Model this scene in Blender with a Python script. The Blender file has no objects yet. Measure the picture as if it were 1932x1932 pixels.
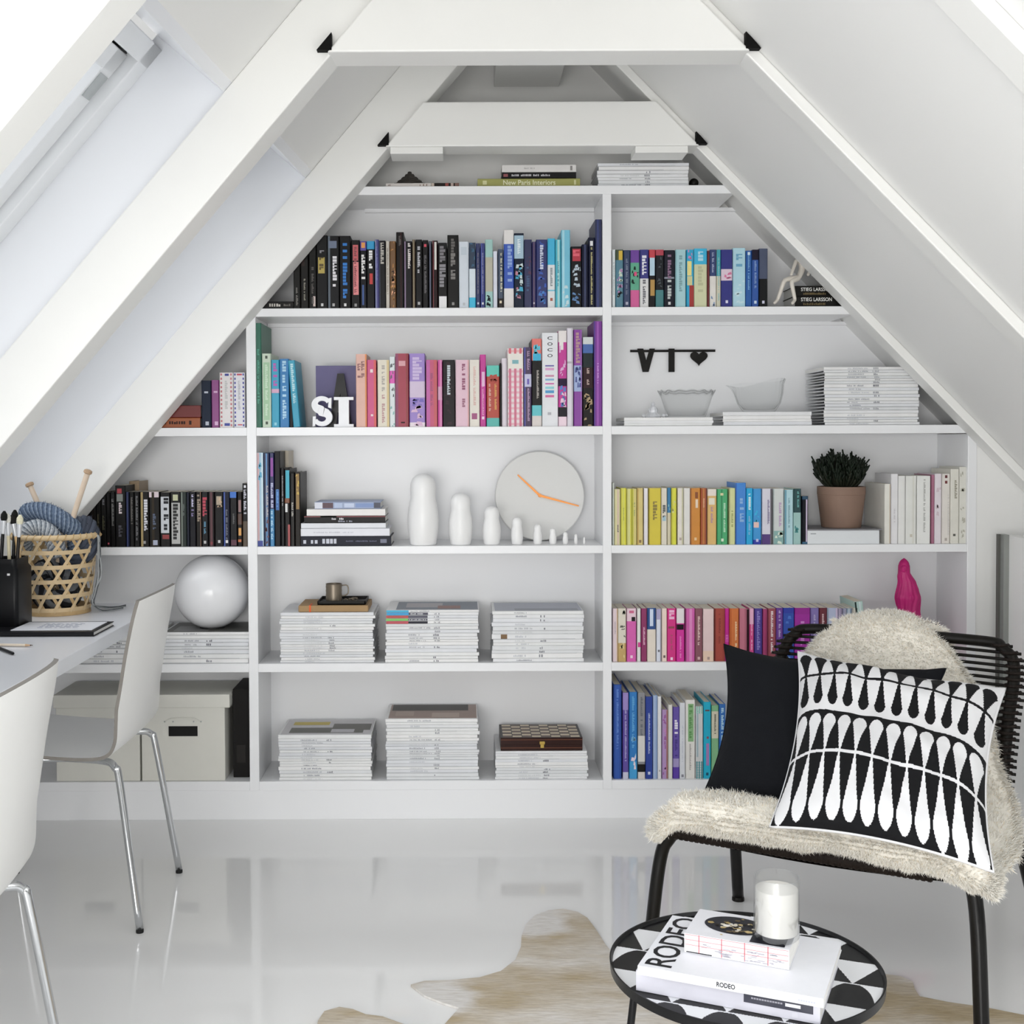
import bpy, bmesh, math, random
from mathutils import Vector, Matrix, noise
random.seed(11)
PI = math.pi
COL = bpy.context.scene.collection

# ------------------------------------------------------------------ camera
F_PX = 2270.0
PITCH, ROLL = math.radians(1.5), math.radians(0.23)
CAM = Vector((0, 0, 1.27))
_f = Vector((0, math.cos(PITCH), -math.sin(PITCH)))
_r0 = Vector((1, 0, 0)); _u0 = Vector((0, math.sin(PITCH), math.cos(PITCH)))
_r = _r0 * math.cos(ROLL) - _u0 * math.sin(ROLL)
_u = _r0 * math.sin(ROLL) + _u0 * math.cos(ROLL)
_d = Vector((0, 1, 0))
PPX = 875 - F_PX * _d.dot(_r) / _d.dot(_f)
PPY = 830 + F_PX * _d.dot(_u) / _d.dot(_f)
cam_data = bpy.data.cameras.new('camera'); cam = bpy.data.objects.new('camera', cam_data); COL.objects.link(cam)
M = Matrix((( _r.x, _u.x, -_f.x, CAM.x), (_r.y, _u.y, -_f.y, CAM.y), (_r.z, _u.z, -_f.z, CAM.z), (0, 0, 0, 1)))
cam.matrix_world = M
cam_data.sensor_fit = 'HORIZONTAL'; cam_data.sensor_width = 36
cam_data.lens = 36 * F_PX / 1932
cam_data.shift_x = (966 - PPX) / 1932
cam_data.shift_y = (PPY - 966) / 1932
cam_data.clip_start = 0.05
bpy.context.scene.camera = cam

def ray(px, py):
    return _r * ((px - PPX) / F_PX) + _u * ((PPY - py) / F_PX) + _f
def P(px, py, Y):
    """the point of the room at depth Y that lies at this place of the photograph"""
    d = ray(px, py); return CAM + d * (Y / d.y)
def PZ(px, py, Z):
    d = ray(px, py); return CAM + d * ((Z - CAM.z) / d.z)

# ------------------------------------------------------------------ materials
def lin(h):
    h = h.strip('#')
    if len(h) == 3: h = ''.join(c * 2 for c in h)
    v = [int(h[i:i + 2], 16) / 255 for i in (0, 2, 4)]
    return [x / 12.92 if x <= .04045 else ((x + .055) / 1.055) ** 2.4 for x in v]
MATS = {}
def mat(h, rough=.5, metal=0.0, gain=1.0, var=.05, scale=40.0, bump=0.0, bscale=200.0, spec=.5, coat=0.0, name=None):
    key = (h, rough, metal, gain, var, bump, coat, scale)
    if key in MATS: return MATS[key]
    m = bpy.data.materials.new(name or ('paint_' + h)); m.use_nodes = True
    nt = m.node_tree; b = nt.nodes['Principled BSDF']
    c = [min(.95, x * gain) for x in lin(h)]
    if max(c) < .06 and spec == .5: spec = .22; c = [x * .62 for x in c]
    tc = nt.nodes.new('ShaderNodeTexCoord')
    n = nt.nodes.new('ShaderNodeTexNoise'); n.inputs['Scale'].default_value = scale; n.inputs['Detail'].default_value = 3
    nt.links.new(tc.outputs['Object'], n.inputs['Vector'])
    mx = nt.nodes.new('ShaderNodeMix'); mx.data_type = 'RGBA'
    mx.inputs[6].default_value = [x * (1 - var) for x in c] + [1]
    mx.inputs[7].default_value = [min(.95, x * (1 + var)) for x in c] + [1]
    nt.links.new(n.outputs['Fac'], mx.inputs[0]); nt.links.new(mx.outputs[2], b.inputs['Base Color'])
    b.inputs['Roughness'].default_value = rough; b.inputs['Metallic'].default_value = metal
    b.inputs['Specular IOR Level'].default_value = spec
    b.inputs['Coat Weight'].default_value = coat
    if bump:
        n2 = nt.nodes.new('ShaderNodeTexNoise'); n2.inputs['Scale'].default_value = bscale; n2.inputs['Detail'].default_value = 4
        nt.links.new(tc.outputs['Object'], n2.inputs['Vector'])
        bp = nt.nodes.new('ShaderNodeBump'); bp.inputs['Strength'].default_value = bump; bp.inputs['Distance'].default_value = .004
        nt.links.new(n2.outputs['Fac'], bp.inputs['Height']); nt.links.new(bp.outputs['Normal'], b.inputs['Normal'])
    MATS[key] = m
    return m
def glass_mat(name, tint=(.97, .98, .98), edge=.55, rough=.03, base=.02, power=1.0, shine=.83):
    m = bpy.data.materials.new(name); m.use_nodes = True; nt = m.node_tree
    for n in list(nt.nodes): nt.nodes.remove(n)
    out = nt.nodes.new('ShaderNodeOutputMaterial'); mx = nt.nodes.new('ShaderNodeMixShader')
    tr = nt.nodes.new('ShaderNodeBsdfTransparent'); gl = nt.nodes.new('ShaderNodeBsdfGlossy')
    lw = nt.nodes.new('ShaderNodeLayerWeight'); lw.inputs['Blend'].default_value = .25
    mr = nt.nodes.new('ShaderNodeMapRange'); mr.inputs['To Min'].default_value = base; mr.inputs['To Max'].default_value = edge
    tr.inputs['Color'].default_value = (*tint, 1); gl.inputs['Roughness'].default_value = rough
    gl.inputs['Color'].default_value = (*[shine] * 3, 1)
    pw = nt.nodes.new('ShaderNodeMath'); pw.operation = 'POWER'; pw.inputs[1].default_value = power
    nt.links.new(lw.outputs['Facing'], pw.inputs[0]); nt.links.new(pw.outputs[0], mr.inputs['Value']); nt.links.new(mr.outputs[0], mx.inputs[0])
    nt.links.new(tr.outputs[0], mx.inputs[1]); nt.links.new(gl.outputs[0], mx.inputs[2]); nt.links.new(mx.outputs[0], out.inputs[0])
    return m

# ------------------------------------------------------------------ mesh building
class MB:
    def __init__(s): s.v = []; s.f = []; s.m = []; s.mats = []
    def mi(s, m):
        if m not in s.mats: s.mats.append(m)
        return s.mats.index(m)
    def face(s, pts, m):
        k = len(s.v); s.v += [tuple(p) for p in pts]; s.f.append(tuple(range(k, k + len(pts)))); s.m.append(s.mi(m))
    def add(s, verts, faces, m):
        k = len(s.v); s.v += [tuple(p) for p in verts]; i = s.mi(m)
        for f in faces: s.f.append(tuple(k + q for q in f)); s.m.append(i)
    def box(s, x0, x1, y0, y1, z0, z1, m, T=None):
        v = [Vector((x, y, z)) for x in (x0, x1) for y in (y0, y1) for z in (z0, z1)]
        if T is not None: v = [T @ p if isinstance(T, Matrix) else T(p) for p in v]
        s.add(v, [(0, 1, 3, 2), (4, 6, 7, 5), (0, 4, 5, 1), (2, 3, 7, 6), (0, 2, 6, 4), (1, 5, 7, 3)], m)
    def prism(s, poly, lo, hi, fn, m, caps=True):
        """poly: 2-D points; fn(a, b, h) maps to 3-D; extruded between lo and hi"""
        n = len(poly); v = [fn(a, b, lo) for a, b in poly] + [fn(a, b, hi) for a, b in poly]
        f = [(i, (i + 1) % n, n + (i + 1) % n, n + i) for i in range(n)]
        if caps: f += [tuple(range(n))[::-1], tuple(range(n, 2 * n))]
        s.add(v, f, m)
    def tube(s, pts, r, m, seg=10, closed=False, cap=True):
        pts = [Vector(p) for p in pts]; n = len(pts)
        rr = r if isinstance(r, (list, tuple)) else [r] * n
        rings = []; up = None
        for i, p in enumerate(pts):
            a = pts[(i - 1) % n] if (closed or i > 0) else p
            b = pts[(i + 1) % n] if (closed or i < n - 1) else p
            t = (b - a).normalized()
            if up is None:
                up = t.orthogonal().normalized()
            up = (up - t * up.dot(t))
            if up.length < 1e-6: up = t.orthogonal()
            up.normalize(); w = t.cross(up)
            rings.append([p + (up * math.cos(2 * PI * k / seg) + w * math.sin(2 * PI * k / seg)) * rr[i] for k in range(seg)])
        v = [q for R in rings for q in R]; f = []
        for i in range(n if closed else n - 1):
            j = (i + 1) % n
            for k in range(seg):
                k2 = (k + 1) % seg
                f.append((i * seg + k, i * seg + k2, j * seg + k2, j * seg + k))
        if cap and not closed:
            f.append(tuple(range(seg))[::-1]); f.append(tuple((n - 1) * seg + k for k in range(seg)))
        s.add(v, f, m)
    def lathe(s, prof, c, m, seg=32, fn=None, sx=1, sy=1, cap=True):
        """prof: (radius, height) from bottom to top, round the vertical through c"""
        c = Vector(c); v = []; f = []
        for r, z in prof:
            for k in range(seg):
                a = 2 * PI * k / seg; p = Vector((r * math.cos(a) * sx, r * math.sin(a) * sy, z))
                if fn: p = fn(p, a)
                v.append(c + p)
        n = len(prof)
        for i in range(n - 1):
            for k in range(seg):
                k2 = (k + 1) % seg
                f.append((i * seg + k, i * seg + k2, (i + 1) * seg + k2, (i + 1) * seg + k))
        if cap: f.append(tuple(range(seg))[::-1]); f.append(tuple((n - 1) * seg + k for k in range(seg)))
        s.add(v, f, m)
    def grid(s, nu, nv, fn, m, mfn=None, flip=False):
        k = len(s.v)
        for j in range(nv + 1):
            for i in range(nu + 1): s.v.append(tuple(fn(i / nu, j / nv)))
        for j in range(nv):
            for i in range(nu):
                a = k + j * (nu + 1) + i; q = (a, a + 1, a + nu + 2, a + nu + 1)
                s.f.append(q[::-1] if flip else q)
                s.m.append(s.mi(mfn((i + .5) / nu, (j + .5) / nv) if mfn else m))
    def sphere(s, c, r, m, nu=32, nv=18, sz=1):
        c = Vector(c)
        s.lathe([(r * math.sin(PI * j / nv) + 1e-5, -r * sz * math.cos(PI * j / nv)) for j in range(nv + 1)], c, m, nu)
    def build(s, name, parent=None, smooth=False, origin=None, bevel=0.0, sub=0, merge=False):
        me = bpy.data.meshes.new(name)
        o0 = Vector(origin) if origin is not None else (Vector(parent.matrix_world.translation) if parent is not None and False else Vector((0, 0, 0)))
        me.from_pydata([tuple(Vector(p) - o0) for p in s.v], [], s.f)
        for m in s.mats: me.materials.append(m)
        me.polygons.foreach_set('material_index', s.m)
        if merge:
            bm = bmesh.new(); bm.from_mesh(me); bmesh.ops.remove_doubles(bm, verts=bm.verts, dist=1e-5)
            bmesh.ops.recalc_face_normals(bm, faces=bm.faces); bm.to_mesh(me); bm.free()
        if smooth:
            me.polygons.foreach_set('use_smooth', [True] * len(me.polygons))
            if smooth != 'all': me.set_sharp_from_angle(angle=math.radians(40))
        me.update()
        o = bpy.data.objects.new(name, me); COL.objects.link(o); o.location = o0
        if parent is not None:
            o.parent = parent
            o.location = o0 - parent_origin(parent)
        if bevel:
            b = o.modifiers.new('edge', 'BEVEL'); b.width = bevel; b.segments = 2; b.limit_method = 'ANGLE'; b.angle_limit = math.radians(50)
        if sub:
            q = o.modifiers.new('smooth', 'SUBSURF'); q.levels = sub; q.render_levels = sub
        return o
def parent_origin(p):
    v = Vector((0, 0, 0))
    while p is not None: v += p.location; p = p.parent
    return v
def tag(o, label, cat, group=None):
    o['label'] = label; o['category'] = cat
    if group: o['group'] = group
    return o
def thing(name, loc, label, cat, group=None):
    o = bpy.data.objects.new(name, None); COL.objects.link(o); o.location = loc; o.empty_display_size = .05
    return tag(o, label, cat, group)
def struct(o):
    o['kind'] = 'structure'; return o
def text_geo(txt, bold=0.0, spacing=1.0):
    """outline of a word in the built-in typeface: (verts 2-D, faces, width, height), lower edge at 0"""
    cu = bpy.data.curves.new('word', 'FONT'); cu.body = txt; cu.size = 1; cu.offset = bold; cu.space_character = spacing; cu.resolution_u = 3
    o = bpy.data.objects.new('word', cu); COL.objects.link(o)
    dg = bpy.context.evaluated_depsgraph_get(); me = bpy.data.meshes.new_from_object(o.evaluated_get(dg))
    v = [(p.co.x, p.co.y) for p in me.vertices]; f = [tuple(p.vertices) for p in me.polygons]
    bpy.data.objects.remove(o); bpy.data.curves.remove(cu); bpy.data.meshes.remove(me)
    x0 = min(p[0] for p in v); x1 = max(p[0] for p in v); y0 = min(p[1] for p in v); y1 = max(p[1] for p in v)
    return [(a - x0, b - y0) for a, b in v], f, x1 - x0, y1 - y0
def put_text(mb, txt, o, ux, uy, w, h, m, bold=0.0, spacing=1.0):
    """the word in a box of w by h from corner o along ux and uy"""
    v, f, W, H = text_geo(txt, bold, spacing); o = Vector(o); ux = Vector(ux); uy = Vector(uy)
    mb.add([o + ux * (a / W * w) + uy * (b / H * h) for a, b in v], f, m)
ORD = ('first second third fourth fifth sixth seventh eighth ninth tenth eleventh twelfth thirteenth fourteenth fifteenth sixteenth '
       'seventeenth eighteenth nineteenth twentieth').split()
def smooth_path(pts, n=8):
    """Catmull-Rom through the points"""
    p = [Vector(q) for q in pts]; p = [p[0] * 2 - p[1]] + p + [p[-1] * 2 - p[-2]]; out = []
    for i in range(1, len(p) - 2):
        for k in range(n):
            t = k / n
            out.append(.5 * ((2 * p[i]) + (p[i + 1] - p[i - 1]) * t + (2 * p[i - 1] - 5 * p[i] + 4 * p[i + 1] - p[i + 2]) * t * t + (3 * p[i] - p[i - 1] - 3 * p[i + 1] + p[i + 2]) * t ** 3))
    out.append(p[-2]); return out
# ------------------------------------------------------------------ the setting
FY, BY = 4.0, 4.26                      # front and back of the built-in bookcase
WALL = mat('f4f4f2', .45, var=.012, scale=3, gain=1.0)
WOOD_W = mat('f3f3f0', .4, var=.02, scale=6, bump=.12, bscale=25)
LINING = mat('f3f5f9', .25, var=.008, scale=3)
SHELF_W = mat('f3f4f6', .3, var=.01, scale=4)
GAP_SHADE = mat('0c0b0a', .8)
def floor_mat():
    m = bpy.data.materials.new('glossy_white_floor_paint'); m.use_nodes = True; nt = m.node_tree; b = nt.nodes['Principled BSDF']
    tc = nt.nodes.new('ShaderNodeTexCoord'); n = nt.nodes.new('ShaderNodeTexNoise'); n.inputs['Scale'].default_value = 1.3; n.inputs['Detail'].default_value = 5
    nt.links.new(tc.outputs['Object'], n.inputs['Vector'])
    cr = nt.nodes.new('ShaderNodeValToRGB'); cr.color_ramp.elements[0].color = (.86, .86, .852, 1); cr.color_ramp.elements[1].color = (.91, .91, .908, 1)
    nt.links.new(n.outputs['Fac'], cr.inputs[0]); nt.links.new(cr.outputs[0], b.inputs['Base Color'])
    n2 = nt.nodes.new('ShaderNodeTexNoise'); n2.inputs['Scale'].default_value = 5; nt.links.new(tc.outputs['Object'], n2.inputs['Vector'])
    mr = nt.nodes.new('ShaderNodeMapRange'); mr.inputs['To Min'].default_value = .045; mr.inputs['To Max'].default_value = .085
    nt.links.new(n2.outputs['Fac'], mr.inputs[0]); nt.links.new(mr.outputs[0], b.inputs['Roughness'])
    b.inputs['Specular IOR Level'].default_value = .6
    return m
Y0 = -1.6
mb = MB(); mb.box(-4, 4.2, Y0, 4.45, -.06, 0, floor_mat()); struct(mb.build('floor'))

# left and right roof slopes: a runs up the slope, t outwards, both trusses follow the ridge (AX metres sideways per metre of depth)
AX = .075; RY = 3.9
pl0, pl1 = P(285, 808, RY), P(870, 115, RY)
pr0, pr1 = P(1840, 815, RY), P(1155, 115, RY)
def slope(p0, p1, sgn):
    d = Vector((p1.x - p0.x, p1.z - p0.z)).normalized(); n = Vector((-d.y, d.x)) * sgn
    def fn(a, t, Y): return Vector((p0.x + d.x * a + n.x * t + AX * (Y - RY), Y, p0.z + d.y * a + n.y * t))
    return fn, d
RL, dL = slope(pl0, pl1, 1); RR, dR = slope(pr0, pr1, -1)
T_C = .14; T_R = .028; A_LO = -1.62; A_HI = 2.0
def sbox(mb, fn, a0, a1, t0, t1, y0, y1, m):
    mb.box(a0, a1, t0, t1, y0, y1, m, T=lambda p: fn(p.x, p.y, p.z))
trusses = [3.9, 2.94, 1.98, 1.02, .06, -.9]
RW = .10
k = 1
for side, fn in (('left', RL), ('right', RR)):
    for ty in trusses:
        mb = MB(); sbox(mb, fn, A_LO, 1.62 if side == 'left' else 1.86, 0, T_C if side == 'left' else T_R, ty, ty + RW, WOOD_W)
        struct(mb.build('trim_%d' % k, bevel=.004)); k += 1
# collar beams across each truss, with black wedges for the shade in their lapped ends
beam_px = {3.9: (192, 274), 2.94: (-60, 97)}
def beam(ty, z0, z1, y0, y1):
    global k
    def xl(z): return RL((z - pl0.z) / dL.y, 0, ty).x
    def xr(z): return RR((z - pr0.z) / dR.y, 0, ty).x
    mb = MB(); e = .012
    poly = [(xl(z0) - .005, z0), (xr(z0) + .005, z0), (xr(z1) + .005, z1), (xl(z1) - .005, z1)]
    mb.prism(poly, y0, y1, lambda a, b, h: Vector((a, h, b)), WOOD_W)
    struct(mb.build('trim_%d' % k, bevel=.004)); k += 1
    for s_, fx in ((-1, xl), (1, xr)):           # solid black wedge painted as the shade of the open lap at each end
        mb = MB(); x = fx(z0)
        x_in = x + s_ * .002; h = .036
        tri = [(x - s_ * .004, z0 + .003), (x + s_ * .034, z0 + .003), (x - s_ * .004, z0 + .003 + h)]
        tri = [(x + s_ * .03, z0 + .004), (x - s_ * .006, z0 + .004), (x - s_ * .006, z0 + .046)]
        mb.prism(tri, y0 - .003, y0 + .02, lambda a, b, hh: Vector((a, hh, b)), GAP_SHADE)
        struct(mb.build('trim_%d' % k)); k += 1
zf0, zf1 = P(1020, 276, 3.88).z, P(1020, 192, 3.88).z
zn0 = P(1110, 97, 2.92).z
beam(3.9, zf0, zf1, 3.875, 3.99)
beam(2.94, zn0, zn0 + .26, 2.915, 3.03)
for ty in trusses[2:]: beam(ty, zn0, zn0 + .26, ty - .02, ty + .09)
# battens under the far collar beam
for x0, x1 in ((737, 836), (1197, 1296)):
    mb = MB(); a, b = P(x0, 283, 3.9), P(x1, 283, 3.9); mb.box(a.x, b.x, 3.88, 3.985, zf0 - .022, zf0, WOOD_W)
    struct(mb.build('trim_%d' % k, bevel=.002)); k += 1
# roof lining
mb = MB()
RH0, RH1 = -.45, .85                                          # two unseen roof windows added on this side to let in fill light
for a0, a1, y0, y1 in ((A_LO, 2.06, 1.02, 4.45), (A_LO, RH0, Y0, 1.02), (RH1, 2.06, Y0, 1.02), (RH0, RH1, .06, .16), (RH0, RH1, Y0, -.8)): sbox(mb, RR, a0, a1, T_R, T_R + .04, y0, y1, WALL)
struct(mb.build('wall_right'))
A_H, A_S = .94, -.58
mb = MB()
sbox(mb, RL, A_H + .03, A_HI - .2, T_C, T_C + .04, Y0, 4.45, WALL)
sbox(mb, RL, A_LO, A_S - .03, T_C, T_C + .04, Y0, 4.45, WALL)
sbox(mb, RL, A_S - .03, A_H + .03, T_C, T_C + .04, 3.95, 4.45, WALL)
for ty in trusses[1:]: sbox(mb, RL, A_S - .03, A_H + .03, T_C, T_C + .04, ty + .05, ty + RW - .05, WALL)
struct(mb.build('wall_left'))
PANE = glass_mat('window_glass', (.98, .99, 1), .35)
FRAME_W = mat('f2f4f6', .3, var=.01); LATCH = mat('b9bdbd', .35, .5); SEAL = mat('33322f', .6)
wn = 1
for i in range(len(trusses) - 1):
    yf, yn = trusses[i] + .02, trusses[i + 1] + RW - .02       # far and near cheek of this skylight
    t0, t1 = T_C, .36
    root = bpy.data.objects.new('window_%d' % wn, None); COL.objects.link(root); struct(root); wn += 1
    mb = MB()                                                  # lining of the reveal
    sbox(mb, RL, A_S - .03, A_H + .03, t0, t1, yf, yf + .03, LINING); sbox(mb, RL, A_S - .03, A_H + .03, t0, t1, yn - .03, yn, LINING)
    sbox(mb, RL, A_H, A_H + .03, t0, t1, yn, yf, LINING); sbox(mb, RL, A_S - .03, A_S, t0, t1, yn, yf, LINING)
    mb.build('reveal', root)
    mb = MB(); w = .06
    for (a0, a1, q0, q1) in ((A_S, A_H - .02, yf - w, yf), (A_S, A_H - .02, yn, yn + w), (A_H - .02 - w, A_H - .02, yn, yf), (A_S, A_S + w, yn, yf)):
        sbox(mb, RL, a0, a1, .325, .40, q0, q1, FRAME_W)
    mb.build('frame', root, bevel=.003)
    mb = MB(); g = .006
    y2f, y2n, ah, as_ = yf - w - g, yn + w + g, A_H - .02 - w - g, A_S + w + g
    for (a0, a1, q0, q1) in ((as_, ah, y2f - w, y2f), (as_, ah, y2n, y2n + w), (ah - w, ah, y2n, y2f), (as_, as_ + w, y2n, y2f)):
        sbox(mb, RL, a0, a1, .35, .41, q0, q1, FRAME_W)
    sbox(mb, RL, ah + .001, ah + .006, .352, .40, y2f - .05, y2f - .005, SEAL)
    sash = mb.build('sash', root, bevel=.003)
    mb = MB(); sbox(mb, RL, ah - .14, ah - .07, .346, .35, y2f - .052, y2f - .012, LATCH); mb.build('latch', sash)
    mb = MB(); sbox(mb, RL, as_ + w - .005, ah - w + .005, .38, .386, y2n + w - .005, y2f - w + .005, PANE); mb.build('pane', root)

for y0, y1 in ((.16, 1.02), (-.8, .06)):  # unseen right-hand windows, added for the fill lamps above them
    root = bpy.data.objects.new('window_%d' % wn, None); COL.objects.link(root); struct(root); wn += 1
    mb = MB(); w = .06
    for (a0, a1, q0, q1) in ((RH0, RH1, y0, y0 + w), (RH0, RH1, y1 - w, y1), (RH0, RH0 + w, y0 + w, y1 - w), (RH1 - w, RH1, y0 + w, y1 - w)): sbox(mb, RR, a0, a1, T_R + .02, T_R + .09, q0, q1, FRAME_W)
    mb.build('frame', root)
    mb = MB(); sbox(mb, RR, RH0 + w, RH1 - w, T_R + .05, T_R + .056, y0 + w, y1 - w, PANE); mb.build('pane', root)
# gable wall behind the bookcase and the wall strip beside it
def xl(z, t=0, Y=4.0): return RL((z - RL(0, t, Y).z) / dL.y, t, Y).x
def xr(z, t=0, Y=4.0): return RR((z - RR(0, t, Y).z) / dR.y, t, Y).x
mb = MB(); mb.box(-3.0, 3.4, BY + .02, BY + .12, -.05, 3.3, WALL); struct(mb.build('wall_back'))
V3x1 = P(1842, 1100, FY).x
mb = MB()
zx = min((q / 400 for q in range(200, 700)), key=lambda z: abs(xr(z, T_R) - V3x1))
poly = [(V3x1, 0), (xr(0.02, T_R), 0), (V3x1, zx)]
mb.prism(poly, FY + .004, BY, lambda a, b, h: Vector((a, h, b)), WALL); struct(mb.build('wall_front'))
# ridge block seen between the collar beams
mb = MB(); a, b = P(935, 126, 4.02), P(1065, 126, 4.02)
mb.box(a.x, b.x, 4.0, 4.25, a.z, a.z + .3, WOOD_W); struct(mb.build('trim_%d' % k, bevel=.003)); k += 1
# slim white panel standing along the side wall
root = thing('wall_panel', (1.75, 3.4, 0), 'tall white panel with a painted edge shadow standing beside the bookcase under the slope', 'panel')
mb = MB(); mb.box(1.752, 1.80, 2.75, 3.9, .0, .955, WALL); mb.build('board', root, bevel=.002)
mb = MB(); mb.box(1.735, 1.752, 3.86, 3.9, .0, .958, mat('8d908c', .4)); mb.box(1.728, 1.735, 3.885, 3.9, 0, .958, mat('5a5a55', .5)); mb.build('edge_shadow', root)  # grey strips stand in for the shadow at the board's far edge

# ------------------------------------------------------------------ built-in bookcase
SZ = {}                                                       # z of the top and lower face of each board
for n_, (yt, yb) in {1: (351, 367), 2: (580.5, 596), 3: (805, 821), 4: (1030, 1045), 5: (1251, 1267), 6: (1473, 1490)}.items():
    SZ[n_] = (P(875, yt, FY).z, P(875, yb, FY).z)
UX = {}
for n_, (a, b) in {1: (467.5, 485.5), 2: (1137.5, 1154), 3: (1825, 1842)}.items():
    UX[n_] = (P(a, 1035, FY).x, P(b, 1035, FY).x)
bc = thing('bookcase', (.1, FY, 0), 'white built-in bookcase filling the gable wall behind the chairs', 'bookcase')
EPS = .0
def lim_l(z): return xl(z, T_C - .005, 4.05)
def lim_r(z): return min(UX[3][1], xr(z, T_R - .003, 4.05))
for n_ in range(1, 7):
    zt, zb = SZ[n_]
    if n_ == 1: spans = [(lim_l(zt), lim_r(zt))]
    else:
        xs = [lim_l(zb) if n_ < 6 else -2.0] + [UX[1][0], UX[1][1], UX[2][0], UX[2][1], min(UX[3][0], lim_r(zt))]
        spans = [(xs[0], xs[1]), (xs[2], xs[3]), (xs[4], xs[5])]
        if n_ == 2: spans[0] = (lim_l(zt) , UX[2][0]); spans.pop(1)
    for a, b in spans:
        if b - a < .02: continue
        mb = MB(); mb.box(a, b, FY, BY, zb, zt, SHELF_W); mb.build('shelf', bc, bevel=.0015)
for n_, top in ((1, SZ[2][1]), (2, SZ[1][1]), (3, None)):
    x0, x1 = UX[n_]; zt = top or P(1842, 818, FY).z
    mb = MB(); mb.box(x0, x1, FY, BY, SZ[6][1], zt, SHELF_W); mb.build('upright', bc, bevel=.0015)
mb = MB(); mb.box(-2.2, V3x1, BY, BY + .018, 0, SZ[1][1], SHELF_W); mb.build('back_panel', bc)
mb = MB(); mb.box(-2.1, V3x1, FY + .002, FY + .02, 0, SZ[6][1], SHELF_W); mb.build('plinth', bc, bevel=.001)
# cleat strips under the boards along the back, as in the photo
for n_, (a, b) in ((1, (UX[1][1] + .0, UX[2][0])), (1, (UX[2][1], lim_r(SZ[2][1]) - .3)), (2, (UX[1][1], UX[2][0])), (2, (UX[2][1], .95 * UX[3][0]))):
    if n_ == 1 and a < xl(SZ[1][1]): a = xl(SZ[1][1])
    mb = MB(); mb.box(a + .001, b - .001, BY - .02, BY, SZ[n_][1] - .012, SZ[n_][1], SHELF_W); mb.build('cleat', bc)
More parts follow.
